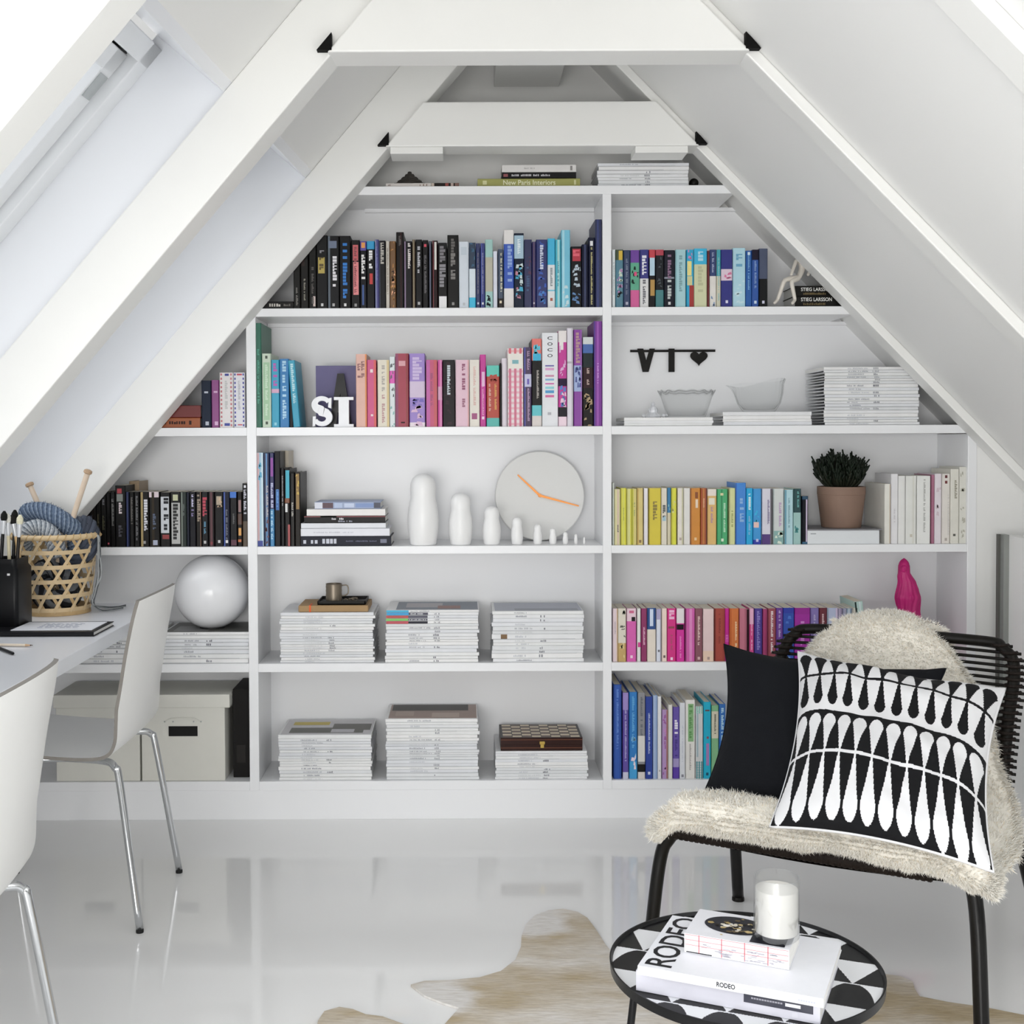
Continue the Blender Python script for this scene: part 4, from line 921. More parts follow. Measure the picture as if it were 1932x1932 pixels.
def jug(p, a):
    t = p.z / H; s = 1 + .018 * math.cos(22 * a) * min(1, t * 2)
    x = p.x * s; z = p.z + t * t * (.012 * math.cos(a) * 1 + .006 * math.cos(2 * (a - .5)))
    d = math.exp(-((a - PI) / .2) ** 2)
    x -= d * t ** 4 * .026
    return Vector((x, p.y * s, z))
mb = MB(); mb.lathe([(.001, 0), (rim * .62, 0), (rim * .68, .005), (rim * .88, H * .3), (rim * .97, H * .6), (rim * 1.0, H * .85), (rim * 1.06, H), (rim * 1.03, H), (rim * .95, H * .85), (rim * .93, H * .6), (rim * .84, H * .3), (rim * .62, .01), (.001, .008)], c, GL, 88, jug)
tag(mb.build('glass_jug', smooth='all'), 'fluted clear glass jug with a pouring lip on its own magazine pile', 'jug')
# little crystal ornament
CR = mat('dfe1e6', .08, var=.2, scale=120, coat=.5); zb = P(1230, 788, FY).z + .001; c = P(1232, 780, FY + .06); c.z = zb
root = thing('crystal_ornament', c, 'small faceted crystal ornament beside the wide glass bowl', 'ornament')
mb = MB(); mb.lathe([(.026, 0), (.03, .004), (.022, .012), (.015, .018), (.017, .026), (.013, .034), (.006, .04)], c, CR, 9); mb.build('body', root)
mb = MB(); mb.lathe([(.004, 0), (.007, .005), (.005, .01), (.001, .014)], c + Vector((0, 0, .04)), CR, 8); mb.build('finial', root)
for dx, dy in ((.034, -.01), (-.032, -.006), (.046, .008)):
    mb = MB(); mb.sphere(c + Vector((dx, dy, .007)), .0066, CR, 8, 5); mb.build('bead', root)

# nesting dolls, largest to smallest
z4 = SZ[4][0] + .0004
dolls = [(769, 828, 894), (846, 892, 930), (910, 945, 955), (964, 987, 976), (1006, 1023, 989), (1036, 1050, 996.6), (1061.5, 1072, 1004), (1083, 1090, 1008), (1100, 1104.3, 1013.6)]
names = ['largest white nesting doll beside the flat book stack', 'second largest white nesting doll', 'third largest white nesting doll, just left of the clock', 'fourth largest white nesting doll overlapping the clock edge', 'white nesting doll fifth in the descending row, under the clock centre',
         'sixth white nesting doll in the descending row', 'seventh white nesting doll in the descending row, past the clock foot', 'tiny white nesting doll, second smallest of the row', 'smallest white nesting doll at the end of the row']
for (a, b, t), nm in zip(dolls, names):
    Y = FY + .05; r = (P(b, 1000, Y).x - P(a, 1000, Y).x) / 2; c = P((a + b) / 2, 1000, Y); c.z = z4; H = P(a, t, Y).z - z4
    pf = [(.80, 0), (.84, .02), (.97, .2), (1.0, .34), (.96, .48), (.86, .60), (.80, .66), (.80, .70), (.83, .78), (.80, .86), (.68, .93), (.45, .98), (.15, 1.0), (.01, 1.0)]
    mb = MB(); mb.lathe([(r * u, H * w) for u, w in pf], c, WHITE_GLAZE, 36)
    tag(mb.build('nesting_doll', smooth='all', origin=c), nm, 'doll', 'white nesting dolls')
# wall clock leaning against the back panel
Yc = BY - .055; cc = P(1018, 932, Yc); R = (P(1102, 932, Yc).x - P(934, 932, Yc).x) / 2
cc.z = z4 + R * math.cos(.10) + .001
root = thing('clock', (cc.x, cc.y, z4), 'round white clock with copper hands leaning at the back behind the small dolls', 'clock')
T = Matrix.Translation(cc) @ Matrix.Rotation(-.10, 4, 'X')
def disc(mb, r, y0, y1, m, bev=.003, seg=72):
    prof = [(0, y0), (r - bev, y0), (r, y0 + bev), (r, y1), (0, y1)]
    v = []; n = len(prof)
    for rr, y in prof:
        for k in range(seg): v.append(T @ Vector((max(rr, 1e-5) * math.cos(2 * PI * k / seg), y, max(rr, 1e-5) * math.sin(2 * PI * k / seg))))
    f = [(i * seg + k, i * seg + (k + 1) % seg, (i + 1) * seg + (k + 1) % seg, (i + 1) * seg + k) for i in range(n - 1) for k in range(seg)]
    mb.add(v, f, m)
mb = MB(); disc(mb, R, -.012, .016, mat('e9e9e7', .55, var=.01)); mb.build('face', root, smooth=True)
COP = mat('d38a4a', .3, .6)
def hand(dx, dz, name, w0=.0042, w1=.0022, y=-.0155):
    L = math.hypot(dx, dz); ax = Vector((dx / L, 0, dz / L)); pn = Vector((-ax.z, 0, ax.x)); mb = MB()
    v = [ax * -.006 - pn * w0, ax * -.006 + pn * w0, ax * L + pn * w1, ax * L - pn * w1]
    mb.add([T @ (p + Vector((0, y + h, 0))) for h in (-.001, .001) for p in v], [(0, 1, 2, 3), (7, 6, 5, 4), (0, 4, 5, 1), (1, 5, 6, 2), (2, 6, 7, 3), (3, 7, 4, 0)], COP)
    mb.build(name, root)
s_ = Yc / F_PX
hand(-41.5 * s_, 39.5 * s_, 'hour_hand'); hand(73 * s_, -20 * s_, 'minute_hand', y=-.018)
mb = MB(); disc(mb, .006, -.021, -.011, COP, .0005, 20); mb.build('hub', root)

# white box and potted succulent
x0, x1, zt = P(1523.7, 1010, FY + .01).x, P(1666, 1010, FY + .01).x, P(1600, 998, FY + .01).z
mb = MB(); mb.box(x0, x1 - .012, FY + .01, FY + .19, z4, zt - .0045, mat('e3e7ea', .5, var=.02))
o3 = (x0, FY + .01, z4); bx = mb.build('storage_case', bevel=.001, origin=o3); tag(bx, 'flat white case with a grey lid under the terracotta pot', 'case')
mb = MB(); mb.box(x0 - .001, x1 - .004, FY + .008, FY + .192, zt - .0045, zt, mat('77767a', .5)); mb.build('lid', bx, origin=o3)['label'] = 'thin grey lid'
mb = MB(); mb.box(x0 + .01, x0 + .028, FY + .0093, FY + .0098, z4 + .033, z4 + .036, mat('9aa0a4', .5)); mb.build('label_mark', bx, origin=o3)
Yp = FY + .10; c = P(1587, 950, Yp); c.z = zt + .0004; rt = (P(1631, 925, Yp).x - P(1543, 925, Yp).x) / 2; rb = rt * .8; H = P(1587, 917.6, Yp).z - c.z
root = thing('potted_succulent', c, 'dark green finger-leaved succulent in a brown clay pot on the flat white case', 'plant')
CLAY = mat('8c7263', .7, var=.12, scale=14, bump=.15, bscale=60)
mb = MB(); mb.lathe([(rb, 0), (rb + .002, .003), (rt * .985, H * .78), (rt * .985, H * .8), (rt * 1.0, H * .81), (rt * 1.0, H), (rt * .93, H), (rt * .92, H * .86), (.001, H * .86)], c, CLAY, 48); mb.build('pot', root, smooth=True)
mb = MB(); mb.lathe([(rt * .91, 0), (rt * .8, .004), (.001, .006)], c + Vector((0, 0, H * .86)), mat('2c211b', .9, var=.3), 24); mb.build('soil', root)
LEAF = mat('1e2a1d', .45, var=.35, scale=70)
mb = MB(); rg = random.Random(4); ms = MB(); STEM = mat('2f3325', .6, var=.2)
top = P(1587, 832, Yp).z - c.z; wmax = (P(1645, 860, Yp).x - P(1532, 860, Yp).x) / 2
for i in range(44):
    an = i * 2.39996 + rg.uniform(-.15, .15); sp = math.sqrt((i + .5) / 44)
    base = c + Vector((math.cos(an) * rt * .3 * sp, math.sin(an) * rt * .3 * sp, H * .86))
    reach = wmax * (.06 + .80 * sp); hgt = (top - H) * (1.0 - .36 * sp ** 2 + rg.uniform(-.34, .0)); hgt = max(.03, hgt)
    tip = c + Vector((math.cos(an) * reach, math.sin(an) * reach * .8, H + hgt * .78))
    mid = base.lerp(tip, .5) + Vector((math.cos(an), math.sin(an), 0)) * .012
    path = smooth_path([base, mid, tip], 5); ms.tube(path, [.0055 - .0022 * k / len(path) for k in range(len(path))], STEM, 7)
    for k in range(15):
        p = path[int(len(path) * rg.uniform(.45, 1)) - 1]; d = Vector((math.cos(an) * .45 + rg.uniform(-.7, .7), math.sin(an) * .45 + rg.uniform(-.7, .7), rg.uniform(.8, 1.7))).normalized()
        L = rg.uniform(.018, .036); q1 = p + d * L * .55; q2 = p + d * L + Vector((0, 0, L * .2))
        if (q2.z - c.z) > top: q2.z = c.z + top - rg.uniform(0, .006)
        mb.tube([p, q1, q2], [.0016, .0031, .0024], LEAF, 6)
ms.build('stem', root, smooth='all'); mb.build('leaves', root, smooth='all')

# magenta statuette of a draped figure
MAG = mat('c81f78', .45, var=.12, scale=40)
Ys = FY + .10; c = P(1713, 1150, Ys); c.z = SZ[5][0] + .0004; H = P(1713, 1053, Ys).z - c.z; u = Ys / F_PX
root = thing('statuette', c, 'bright magenta statuette of a veiled draped figure standing behind the lounge chair', 'statuette')
prof = [(0, 26, 20, 3), (.2, 24, 19, 2), (.384, 23, 18, 1), (.46, 22, 17, 0), (.535, 22.5, 17, 0), (.61, 21.5, 16, .5), (.687, 21, 15, -1), (.763, 17.5, 13, -3), (.813, 14.5, 12, -7), (.85, 12, 11.5, -8.5), (.92, 11.3, 11.3, -8.5), (.96, 9, 9, -8.5), (.985, 5, 5, -8.5), (1.0, .6, .6, -8.5)]
mb = MB(); seg = 96; v = []; sp = []
for i in range(90):
    t = i / 89
    for j in range(len(prof) - 1):
        if prof[j][0] <= t <= prof[j + 1][0] + 1e-9:
            k = (t - prof[j][0]) / (prof[j + 1][0] - prof[j][0]); row_ = [prof[j][m_] + (prof[j + 1][m_] - prof[j][m_]) * k for m_ in range(4)]; break
    sp.append(row_)
for t, rx, ry, ox in sp:
    for k in range(seg):
        an = 2 * PI * k / seg
        low = max(0, 1 - t / .84); wavy = an + .5 * math.sin(5 * t)
        fold = 1 + .08 * math.sin(8 * wavy + 4 * t) * low ** .5 + .06 * math.sin(15 * an - 11 * t) * low ** .3 + .05 * abs(math.sin(9 * t + 2 * an)) * low
        arm = .26 * math.exp(-((t - .60) / .05) ** 2) * max(0, -math.sin(an)) + .18 * math.exp(-((t - .66 - .05 * math.cos(an)) / .06) ** 2) * max(0, -math.cos(an)) - .12 * math.exp(-((t - .47) / .05) ** 2) * max(0, -math.cos(an))
        veil = .14 * math.exp(-((t - .80) / .05) ** 2) * max(0, math.sin(an + .4)) * 1.5
        arm += veil
        v.append(c + Vector(((ox + rx * (fold + arm) * math.cos(an)) * u * .93, ry * (fold + arm) * math.sin(an) * u, t * H)))
mb.add(v, [(i * seg + k, i * seg + (k + 1) % seg, (i + 1) * seg + (k + 1) % seg, (i + 1) * seg + k) for i in range(89) for k in range(seg)] + [tuple(range(seg))[::-1]], MAG)
mb.build('figure', root, smooth='all')
def face_blob(mb, p, r, sz=1.0): mb.sphere(p, r, MAG, 14, 9, sz)
mb = MB(); hx = c + Vector((-10 * u, -6.5 * u, .895 * H)); face_blob(mb, hx, 7 * u, 1.25); face_blob(mb, hx + Vector((-1.5 * u, -6 * u, -.5 * u)), 1.6 * u, 1.6); mb.build('face', root, smooth='all')
mb = MB(); hz = c + Vector((-2 * u, -18 * u, .60 * H)); face_blob(mb, hz, 4 * u, 1.6); face_blob(mb, hz + Vector((4 * u, 1 * u, 0)), 4 * u, 1.6); mb.build('hands', root, smooth='all')
mb = MB(); mb.lathe([(46 * u, 0), (44 * u, .012), (36 * u, .05), (28 * u, .085), (.001, .088)], c + Vector((16 * u, 6 * u, 0)), MAG, 30, fn=lambda p, a: Vector((p.x * (1 + .12 * math.sin(5 * a)) * 1.25, p.y * .8, p.z * (1 + .2 * math.sin(3 * a + 1))))); mb.build('rock_base', root, smooth='all')

# white globe
Yg = FY + .12; c = P(400.5, 1123, Yg); R = (P(470, 1123, Yg).x - P(331, 1123, Yg).x) / 2; z0 = P(400, 1193.4, FY + .012).z + .0004; c.z = z0 + R * .985
root = thing('globe_lamp', (c.x, c.y, z0), 'large glossy white glass globe resting on the magazine pile', 'globe lamp')
mb = MB(); mb.sphere(c, R, mat('f4f5f8', .2, var=.005, coat=.15), 64, 40); mb.build('globe', root, smooth='all')
mb = MB(); mb.lathe([(R * .34, 0), (R * .34, .008), (R * .3, .01)], (c.x, c.y, z0), mat('3a3a3a', .4), 32); mb.build('base_ring', root)

# tan folder, black tray and tin cup on the first magazine pile
z0 = P(600, 1156, FY + .012).z + .0012; Yt = FY + .02
a, b = P(563, 1150, Yt), P(694.6, 1150, Yt); h = 12 * Yt / F_PX
mb = MB(); mb.box(a.x, b.x, Yt, Yt + .17, z0, z0 + h, mat('ab8c64', .7, var=.08)); o3 = (a.x, Yt, z0); bx = mb.build('folder', bevel=.002, origin=o3); tag(bx, 'tan cardboard folder with an orange ribbon on the first magazine pile', 'folder')
x = P(585, 1150, Yt).x; mb = MB(); mb.box(x - .003, x + .003, Yt - .0015, Yt + .05, z0 - .0002, z0 + h + .001, mat('e0602a', .6)); mb.build('ribbon', bx, origin=o3)
z1 = z0 + h + .0014; a, b = P(598, 1140, Yt), P(689, 1140, Yt)
mb = MB(); t = mat('211f1c', .5)
mb.box(a.x, b.x, Yt + .012, Yt + .15, z1, z1 + .003, t); mb.box(a.x, b.x, Yt + .012, Yt + .015, z1, z1 + .012, t); mb.box(a.x, b.x, Yt + .147, Yt + .15, z1, z1 + .012, t); mb.box(a.x, a.x + .003, Yt + .012, Yt + .15, z1, z1 + .012, t); mb.box(b.x - .003, b.x, Yt + .012, Yt + .15, z1, z1 + .012, t)
tag(mb.build('tray'), 'shallow black tray on the tan folder', 'tray')
c = P(630, 1115, Yt + .07); c.z = z1 + .0035; r = (P(646, 1115, c.y).x - P(615, 1115, c.y).x) / 2; H = P(630, 1101, c.y).z - c.z
root = thing('cup', c, 'ribbed grey-brown metal cup with looped handle standing in the black tray', 'cup')
TIN = mat('8a7f70', .35, .55, var=.12)
mb = MB(); pf = [(r * .95, 0)]
for k in range(9): pf += [(r * (.97 + .03 * (k % 2)), H * (k + .5) / 9)]
pf += [(r, H), (r * .9, H), (r * .88, .004), (.001, .004)]
mb.lathe(pf, c, TIN, 36); mb.build('body', root, smooth=True)
mb = MB(); mb.tube(smooth_path([c + Vector((r * .95, 0, H * .9)), c + Vector((r + .018, 0, H * .88)), c + Vector((r + .021, 0, H * .5)), c + Vector((r + .012, 0, H * .35)), c + Vector((r * .95, 0, H * .3))], 5), .0022, TIN, 7); mb.build('handle', root, smooth='all')
mb = MB(); rg = random.Random(2)
for k in range(9):
    p = c + Vector((r + .012 + rg.random() * .034, rg.uniform(-.02, .02), .005)); mb.tube([p + Vector((.008 * math.cos(q * .9), .003 * q / 4, .006 * math.sin(q * .9))) for q in range(7)], .0016, TIN, 5)
tag(mb.build('chain', smooth='all', merge=False), 'small heap of metal chain links beside the cup', 'chain')

# checkered game box on the last bottom pile
z0 = P(1020, 1418, FY + .012).z + .0012; Yk = FY + .02; a, b = P(944.7, 1405, Yk), P(1099, 1405, Yk); h = P(1000, 1393, Yk).z - P(1000, 1417.5, Yk).z
DKW = mat('3a1a14', .35, var=.2, scale=20); o3 = (a.x, Yk, z0); D = .19
mb = MB(); mb.box(a.x, b.x, Yk, Yk + D, z0, z0 + h * .45, DKW); bx = mb.build('game_box', bevel=.001, origin=o3); tag(bx, 'dark wooden game box with checkered lid and brass latch on white magazines', 'box')
mb = MB(); mb.box(a.x, b.x, Yk, Yk + D, z0 + h * .45 + .0006, z0 + h, DKW)
for q in (.2, .82): mb.box(a.x, b.x, Yk - .0006, Yk, z0 + h * q, z0 + h * q + .0012, mat('8a5030', .4))
zt = z0 + h + .0003; n = 8; mg = .007; cw = (b.x - a.x - 2 * mg) / n; cd = (D - 2 * mg) / n
LT, DT = mat('d8c8ac', .4), mat('5c4436', .4)
for i in range(n):
    for j in range(n):
        x, y = a.x + mg + i * cw, Yk + mg + j * cd; m = LT if (i + j) % 2 else DT
        mb.face([(x + .001, y + .001, zt), (x + cw - .001, y + .001, zt), (x + cw - .001, y + cd - .001, zt), (x + .001, y + cd - .001, zt)], m)
mb.face([(a.x, Yk, zt - .0002), (b.x, Yk, zt - .0002), (b.x, Yk + D, zt - .0002), (a.x, Yk + D, zt - .0002)], mat('221b18', .4)); mb.build('lid', bx, origin=o3)
x = P(1023, 1405, Yk).x; BR = mat('c8ac5c', .25, .8)
mb = MB(); mb.box(x - .009, x + .009, Yk - .0035, Yk - .0007, z0 + h * .5, z0 + h * .72, BR); mb.box(x - .006, x + .006, Yk - .004, Yk - .0007, z0 + h * .22, z0 + h * .5, BR); mb.build('latch', bx, bevel=.0005, origin=o3)['label'] = 'brass latch'

# two storage boxes and a dark file in the bottom corner bay
z6 = SZ[6][0] + .0004; CARD = mat('dddcd4', .6, var=.02)
def storage_box(p0, p1, l0, l1, label):
    Yb = FY + .006; x0, x1 = P(p0, 1400, Yb).x, P(p1, 1400, Yb).x; X0, X1 = P(l0, 1322, Yb).x, P(l1, 1322, Yb).x; zt, zl = P(300, 1311, Yb).z, P(300, 1336, Yb).z; D = .235
    root = thing('storage_box', ((x0 + x1) / 2, Yb, z6), label, 'box', 'white storage boxes')
    mb = MB(); mb.box(x0, x1, Yb + .004, Yb + D - .004, z6, zt - .004, CARD); mb.build('body', root, bevel=.002)
    mb = MB(); mb.box(X0, X1, Yb, Yb + D, zl, zt, CARD); mb.build('lid', root, bevel=.0025)
    cx = (x0 + x1) / 2; s = Yb / F_PX; zc = P(340, 1380, Yb).z
    mb = MB(); w, hh = 27.5 * s, 9.5 * s
    mb.box(cx - w, cx + w, Yb + .0026, Yb + .0038, zc - hh, zc + hh, mat('0d0b0b', .5)); mb.build('hand_slot', root)
    mb = MB()
    for dx in (-35, -19, 20, 34): mb.sphere((cx + dx * s, Yb + .003, P(340, 1362, Yb).z), .0026, LATCH, 10, 6)
    mb.build('rivet', root)
    mb = MB(); zt_ = P(340, 1356, Yb).z
    mb.tube(smooth_path([(cx - 33 * s, Yb + .001, zt_ - .01), (cx - 20 * s, Yb - .001, zt_ + .002), (cx + 20 * s, Yb - .001, zt_ + .002), (cx + 33 * s, Yb + .001, zt_ - .01)], 5), .0012, CARD, 6); mb.build('handle', root)
storage_box(266.5, 424, 263.5, 433, 'white cardboard storage box with dark hand slot next to the dark file')
storage_box(105, 263, 99.6, 262.5, 'white cardboard storage box mostly hidden behind the white chair')
a, b = P(440, 1400, FY + .05), P(470, 1400, FY + .05); mb = MB(); zt = P(440, 1300, FY + .05).z
FIL = mat('1b1917', .6); mb.box(a.x, b.x, FY + .05, FY + .24, z6, zt, FIL); o3 = (a.x, FY + .05, z6); bx = mb.build('file_box', bevel=.001, origin=o3); tag(bx, 'dark upright file box squeezed beside the white storage boxes', 'file box')
mb = MB(); mb.box(a.x + .012, b.x - .012, FY + .049, FY + .0503, z6 + .05, z6 + .11, mat('2e2b28', .5)); mb.build('label_plate', bx, origin=o3)
# ------------------------------------------------------------------ desk and what lies on it
ZD = .735; DX = -.99
root = thing('desk', (-1.4, 3.0, 0), 'white desk under the skylights with a thick plain edge, in front of the bookcase', 'desk')
DESK = mat('e9ebf0', .28, var=.008)
mb = MB(); mb.box(-1.78, DX, 1.35, 3.97, ZD - .038, ZD, DESK); mb.build('tabletop', root, bevel=.002)
for x, y in ((-1.62, 1.45), (-1.62, 3.85), (-1.2, 1.45)):
    mb = MB(); mb.box(x - .025, x + .025, y - .025, y + .025, 0, ZD - .0385, DESK); mb.build('leg', root, bevel=.002)
zt = ZD + .0005
# woven bamboo basket
bc_ = P(107, 1150, 3.76); bx_, by_ = bc_.x, 3.76
RT = (P(182, 1015, by_).x - P(32, 1015, by_).x) / 2; RB = (P(168, 1150, by_).x - P(47, 1150, by_).x) / 2 ; HB = P(107, 1012, by_).z - zt
root = thing('basket', (bx_, by_, zt), 'round woven bamboo basket with hexagonal holes, full of grey yarn on the desk', 'basket')
BAM = mat('d6bd94', .5, var=.22, scale=35); BAM_D = mat('c0a274', .55, var=.25, scale=40)
rad = lambda t: RB + (RT - RB) * (t ** .85)
def wallp(an, t, off=0.0): r = rad(t) + off; return Vector((bx_ + r * math.cos(an), by_ + r * math.sin(an), zt + .012 + (HB - .012) * t))
mb = MB(); nrow = 5; wv = .012
def ribbon(pts, w, m, up=None):
    pts = [Vector(p) for p in pts]; L = []; R = []
    for i, p in enumerate(pts):
        t = (pts[min(i + 1, len(pts) - 1)] - pts[max(i - 1, 0)]).normalized()
        n = Vector((p.x - bx_, p.y - by_, 0)).normalized(); s = t.cross(n).normalized()
        L.append((p + s * w / 2, p - n * .0012)); R.append((p - s * w / 2,))
    for i in range(len(pts) - 1):
        mb.face([L[i][0], L[i + 1][0], R[i + 1][0], R[i][0]], m)
        nn = [Vector((q.x - bx_, q.y - by_, 0)).normalized() * -.0014 for q in (pts[i], pts[i + 1])]
        mb.face([R[i][0] + nn[0], R[i + 1][0] + nn[1], L[i + 1][0] + nn[1], L[i][0] + nn[0]], m)
        mb.face([L[i][0] + nn[0], L[i + 1][0] + nn[1], L[i + 1][0], L[i][0]], m); mb.face([R[i][0], R[i + 1][0], R[i + 1][0] + nn[1], R[i][0] + nn[0]], m)
ND = 13
for j in range(5): ribbon([wallp(2 * PI * k / 64, .015 + .2 * j + .0, .0004) for k in range(65)], .0125 if j else .018, BAM)
step = 2 * PI / ND
for d in range(ND):
    for sg, off, ph in ((1, .002, .25), (-1, -.0012, .25)):
        a0 = d * step + ph * step * sg; turn = step * 2.5
        ribbon([wallp(a0 + sg * turn * (q / 24), q / 24, off) for q in range(25)], .0092, BAM if sg > 0 else BAM_D)
mb.build('weave', root)
mb = MB(); mb.tube([wallp(2 * PI * k / 60, 1.0, .003) + Vector((0, 0, .004)) for k in range(60)], .0085, BAM, 8, closed=True)
for k in range(36):
    a = 2 * PI * k / 36; mb.tube([wallp(a - .05, 1.0, .0035) + Vector((0, 0, -.006)), wallp(a, 1, .013) + Vector((0, 0, .002)), wallp(a + .04, 1, .0045) + Vector((0, 0, .014))], .0022, BAM_D, 5)
mb.build('rim', root, smooth='all')
mb = MB(); mb.lathe([(.001, .004), (RB * .98, .004), (RB * 1.02, .012), (RB * 1.03, .0), (RB * .96, .0), (.001, .001)], (bx_, by_, zt), BAM_D, 40); mb.build('base', root)

# yarn: fat twisted skeins piled in the basket
def skein(name, path, r, cols, label, seed, ply=9, tw=5.0):
    rg = random.Random(seed); path = smooth_path(path, 10); n = len(path); mb = MB()
    frames = []; up = Vector((0, 0, 1))
    for i, p in enumerate(path):
        t = (path[min(i + 1, n - 1)] - path[max(0, i - 1)]).normalized(); u = (up - t * up.dot(t)).normalized(); up = u; frames.append((p, u, t.cross(u)))
    mb.tube(path, [r * .78] * n, cols[0], 14)
    for k in range(ply):
        a0 = 2 * PI * k / ply; m = cols[k % len(cols)]; pr = r * (.17 if ply > 15 else .4); pts = []
        for i, (p, u, w) in enumerate(frames):
            an = a0 + tw * i / n * 2 * PI / 2; e = min(1, min(i, n - 1 - i) / 3 + .5); pts.append(p + (u * math.cos(an) + w * math.sin(an)) * r * (.88 if ply > 15 else .8) * e)
        mb.tube(pts, pr, m, 7)
        for i in range(0, len(pts) - 1, 1):                  # stray fibres
            for _ in range(2):
                q = pts[i].lerp(pts[i + 1], rg.random()); dr = (q - frames[i][0]).normalized(); e = q + dr * pr * rg.uniform(1.05, 1.5) + Vector((rg.uniform(-1, 1), rg.uniform(-1, 1), rg.uniform(-1, 1))) * .006
                s = Vector((rg.uniform(-1, 1), rg.uniform(-1, 1), rg.uniform(-1, 1))) * .0012; mb.face([q + dr * pr * .8 - s, q + dr * pr * .8 + s, e], rg.choice(cols))
    return tag(mb.build(name, smooth='all'), label, 'yarn')
Q = lambda px, py, dy=0.0: P(px, py, by_ + dy)
Y1 = [mat('5f7088', .9, var=.3, scale=160), mat('46566c', .9, var=.3, scale=160), mat('8695a8', .9, var=.3, scale=160)]
Y2 = [mat('a3a9b0', .9, var=.3, scale=160), mat('c3c8cc', .9, var=.3, scale=160), mat('6d7680', .9, var=.3, scale=160)]
Y3 = [mat('474e5c', .9, var=.25, scale=200), mat('3c424f', .9, var=.25, scale=200)]
skein('yarn_skein', [Q(46, 968, .03), Q(80, 966, -.01), Q(112, 980, -.02), Q(140, 1003, 0), Q(146, 1040, .02), Q(130, 1075, .03)], .030, Y1, 'thick twisted blue-grey yarn skein on top of the basket', 1, 22, 7)
skein('yarn_skein', [Q(45, 1040, -.03), Q(48, 1008, -.055), Q(72, 996, -.06), Q(98, 1012, -.06), Q(112, 1050, -.06)], .026, Y2, 'pale silver-grey yarn skein at the front of the basket', 2, 18, 6)
yd = skein('yarn_skein', [Q(150, 990, .05), Q(164, 990, .03), Q(171, 1012, .0), Q(160, 1045, -.01), Q(120, 1060, 0)], .024, Y3, 'smooth dark slate yarn skein against the basket rim with a loose strand', 3, 7, 2)
skein('yarn_skein', [Q(70, 1110, 0), Q(85, 1075, .03), Q(120, 1080, .03), Q(135, 1120, 0), Q(100, 1135, -.02), Q(72, 1115, 0)], .030, [mat('33353a', .9, var=.4, scale=120), mat('777b80', .9, var=.3, scale=120)], 'black and grey yarn glimpsed through the basket holes', 4, 8, 4)
mb = MB(); rg = random.Random(9); dz = mat('5b5f62', .9, var=.4, scale=150); dz2 = mat('a4a7a8', .9, var=.2)
for k in range(4):
    o = Vector((rg.uniform(-.004, .006), rg.uniform(-.006, .006), 0))
    end = [(200, 1147.5), (222, 1147), (237, 1144)] if k % 2 == 0 else [(190, 1152), (210, 1152), (232, 1148)]
    pth = [Q(172, 1012, -.01) + o, Q(186, 1012, -.02) + o, Q(190 + rg.uniform(-4, 4), 1040, -.02) + o, Q(188 + rg.uniform(-5, 4), 1085, -.02) + o, Q(178 + rg.uniform(-2, 4), 1118, -.03) + o, Q(176, 1140, -.03) + o] + [Vector((PZ(a, b, zt + .0025).x, PZ(a, b, zt + .0025).y, zt + .0025 + .002 * (k % 3))) for a, b in end]
    mb.tube(smooth_path(pth, 6), .0022, dz if k % 3 else dz2, 6)
mb.build('loose_strand', yd, smooth='all')
# knitting needles
NW = mat('dcc9b4', .45, var=.08, scale=20)
def needle(a, b, r, label):
    o3 = a; mb = MB(); mb.tube([a, b], r, NW, 14); o = mb.build('knitting_needle', smooth=True, origin=o3)
    tag(o, label, 'knitting needle', 'wooden knitting needles'); d = (b - a).normalized(); mb = MB()
    mb.tube([b - d * .001, b + d * .002, b + d * .009, b + d * .012], [r * 1.25, r * 1.55, r * 1.5, r * .9], mat('b79a7c', .5), 14); mb.build('cap', o, smooth=True, origin=o3)
needle(Q(112, 1045, .03), Q(57, 917, .02), .0085, 'shorter wooden knitting needle poking up at the back of the yarn, next to the brushes')
needle(Q(110, 1060, .0), Q(165, 893, -.02), .0085, 'longer wooden knitting needle rising across the sloping rafter')

# black brush jar at the edge of the view
by2 = 3.44; c = P(8, 1150, by2); c.z = zt
root = thing('brush_jar', c, 'square glossy black jar holding paint brushes in front of the basket', 'jar')
JB = mat('0d0e12', .35, var=.05); hw = P(48, 1150, by2).x - c.x; HJ = P(20, 1052, by2).z - zt
mb = MB(); z1 = zt + HJ
def rr(w, z, n=8, e=.012):
    p = []
    for q in range(4):
        for i in range(n):
            a = PI / 2 * (q + i / (n - 1)); sx, sy = (1, 1, -1, -1)[q], (1, 1, -1, -1)[q]
            cx = (w - e) * (1 if q in (0, 3) else -1); cy = (w - e) * (1 if q in (0, 1) else -1)
            p.append(Vector((c.x + cx + e * math.cos(a), c.y + cy + e * math.sin(a), z)))
    return p
rings = [rr(hw * .97, zt), rr(hw, zt + .004), rr(hw, z1 - .03), rr(hw * .9, z1 - .02), rr(hw * .9, z1), rr(hw * .84, z1), rr(hw * .84, zt + .01)]
nn = len(rings[0]); mb.add([p for r in rings for p in r], [(i * nn + k, i * nn + (k + 1) % nn, (i + 1) * nn + (k + 1) % nn, (i + 1) * nn + k) for i in range(len(rings) - 1) for k in range(nn)] + [tuple(range(nn))[::-1], tuple((len(rings) - 1) * nn + k for k in range(nn))], JB)
mb.build('body', root, smooth=True)
mb = MB(); mb.box(c.x + hw - .028, c.x + hw - .02, c.y - hw - .0008, c.y - hw + .001, z1 - .045, z1 - .039, mat('d8d8d8', .3)); mb.build('label_dot', root)
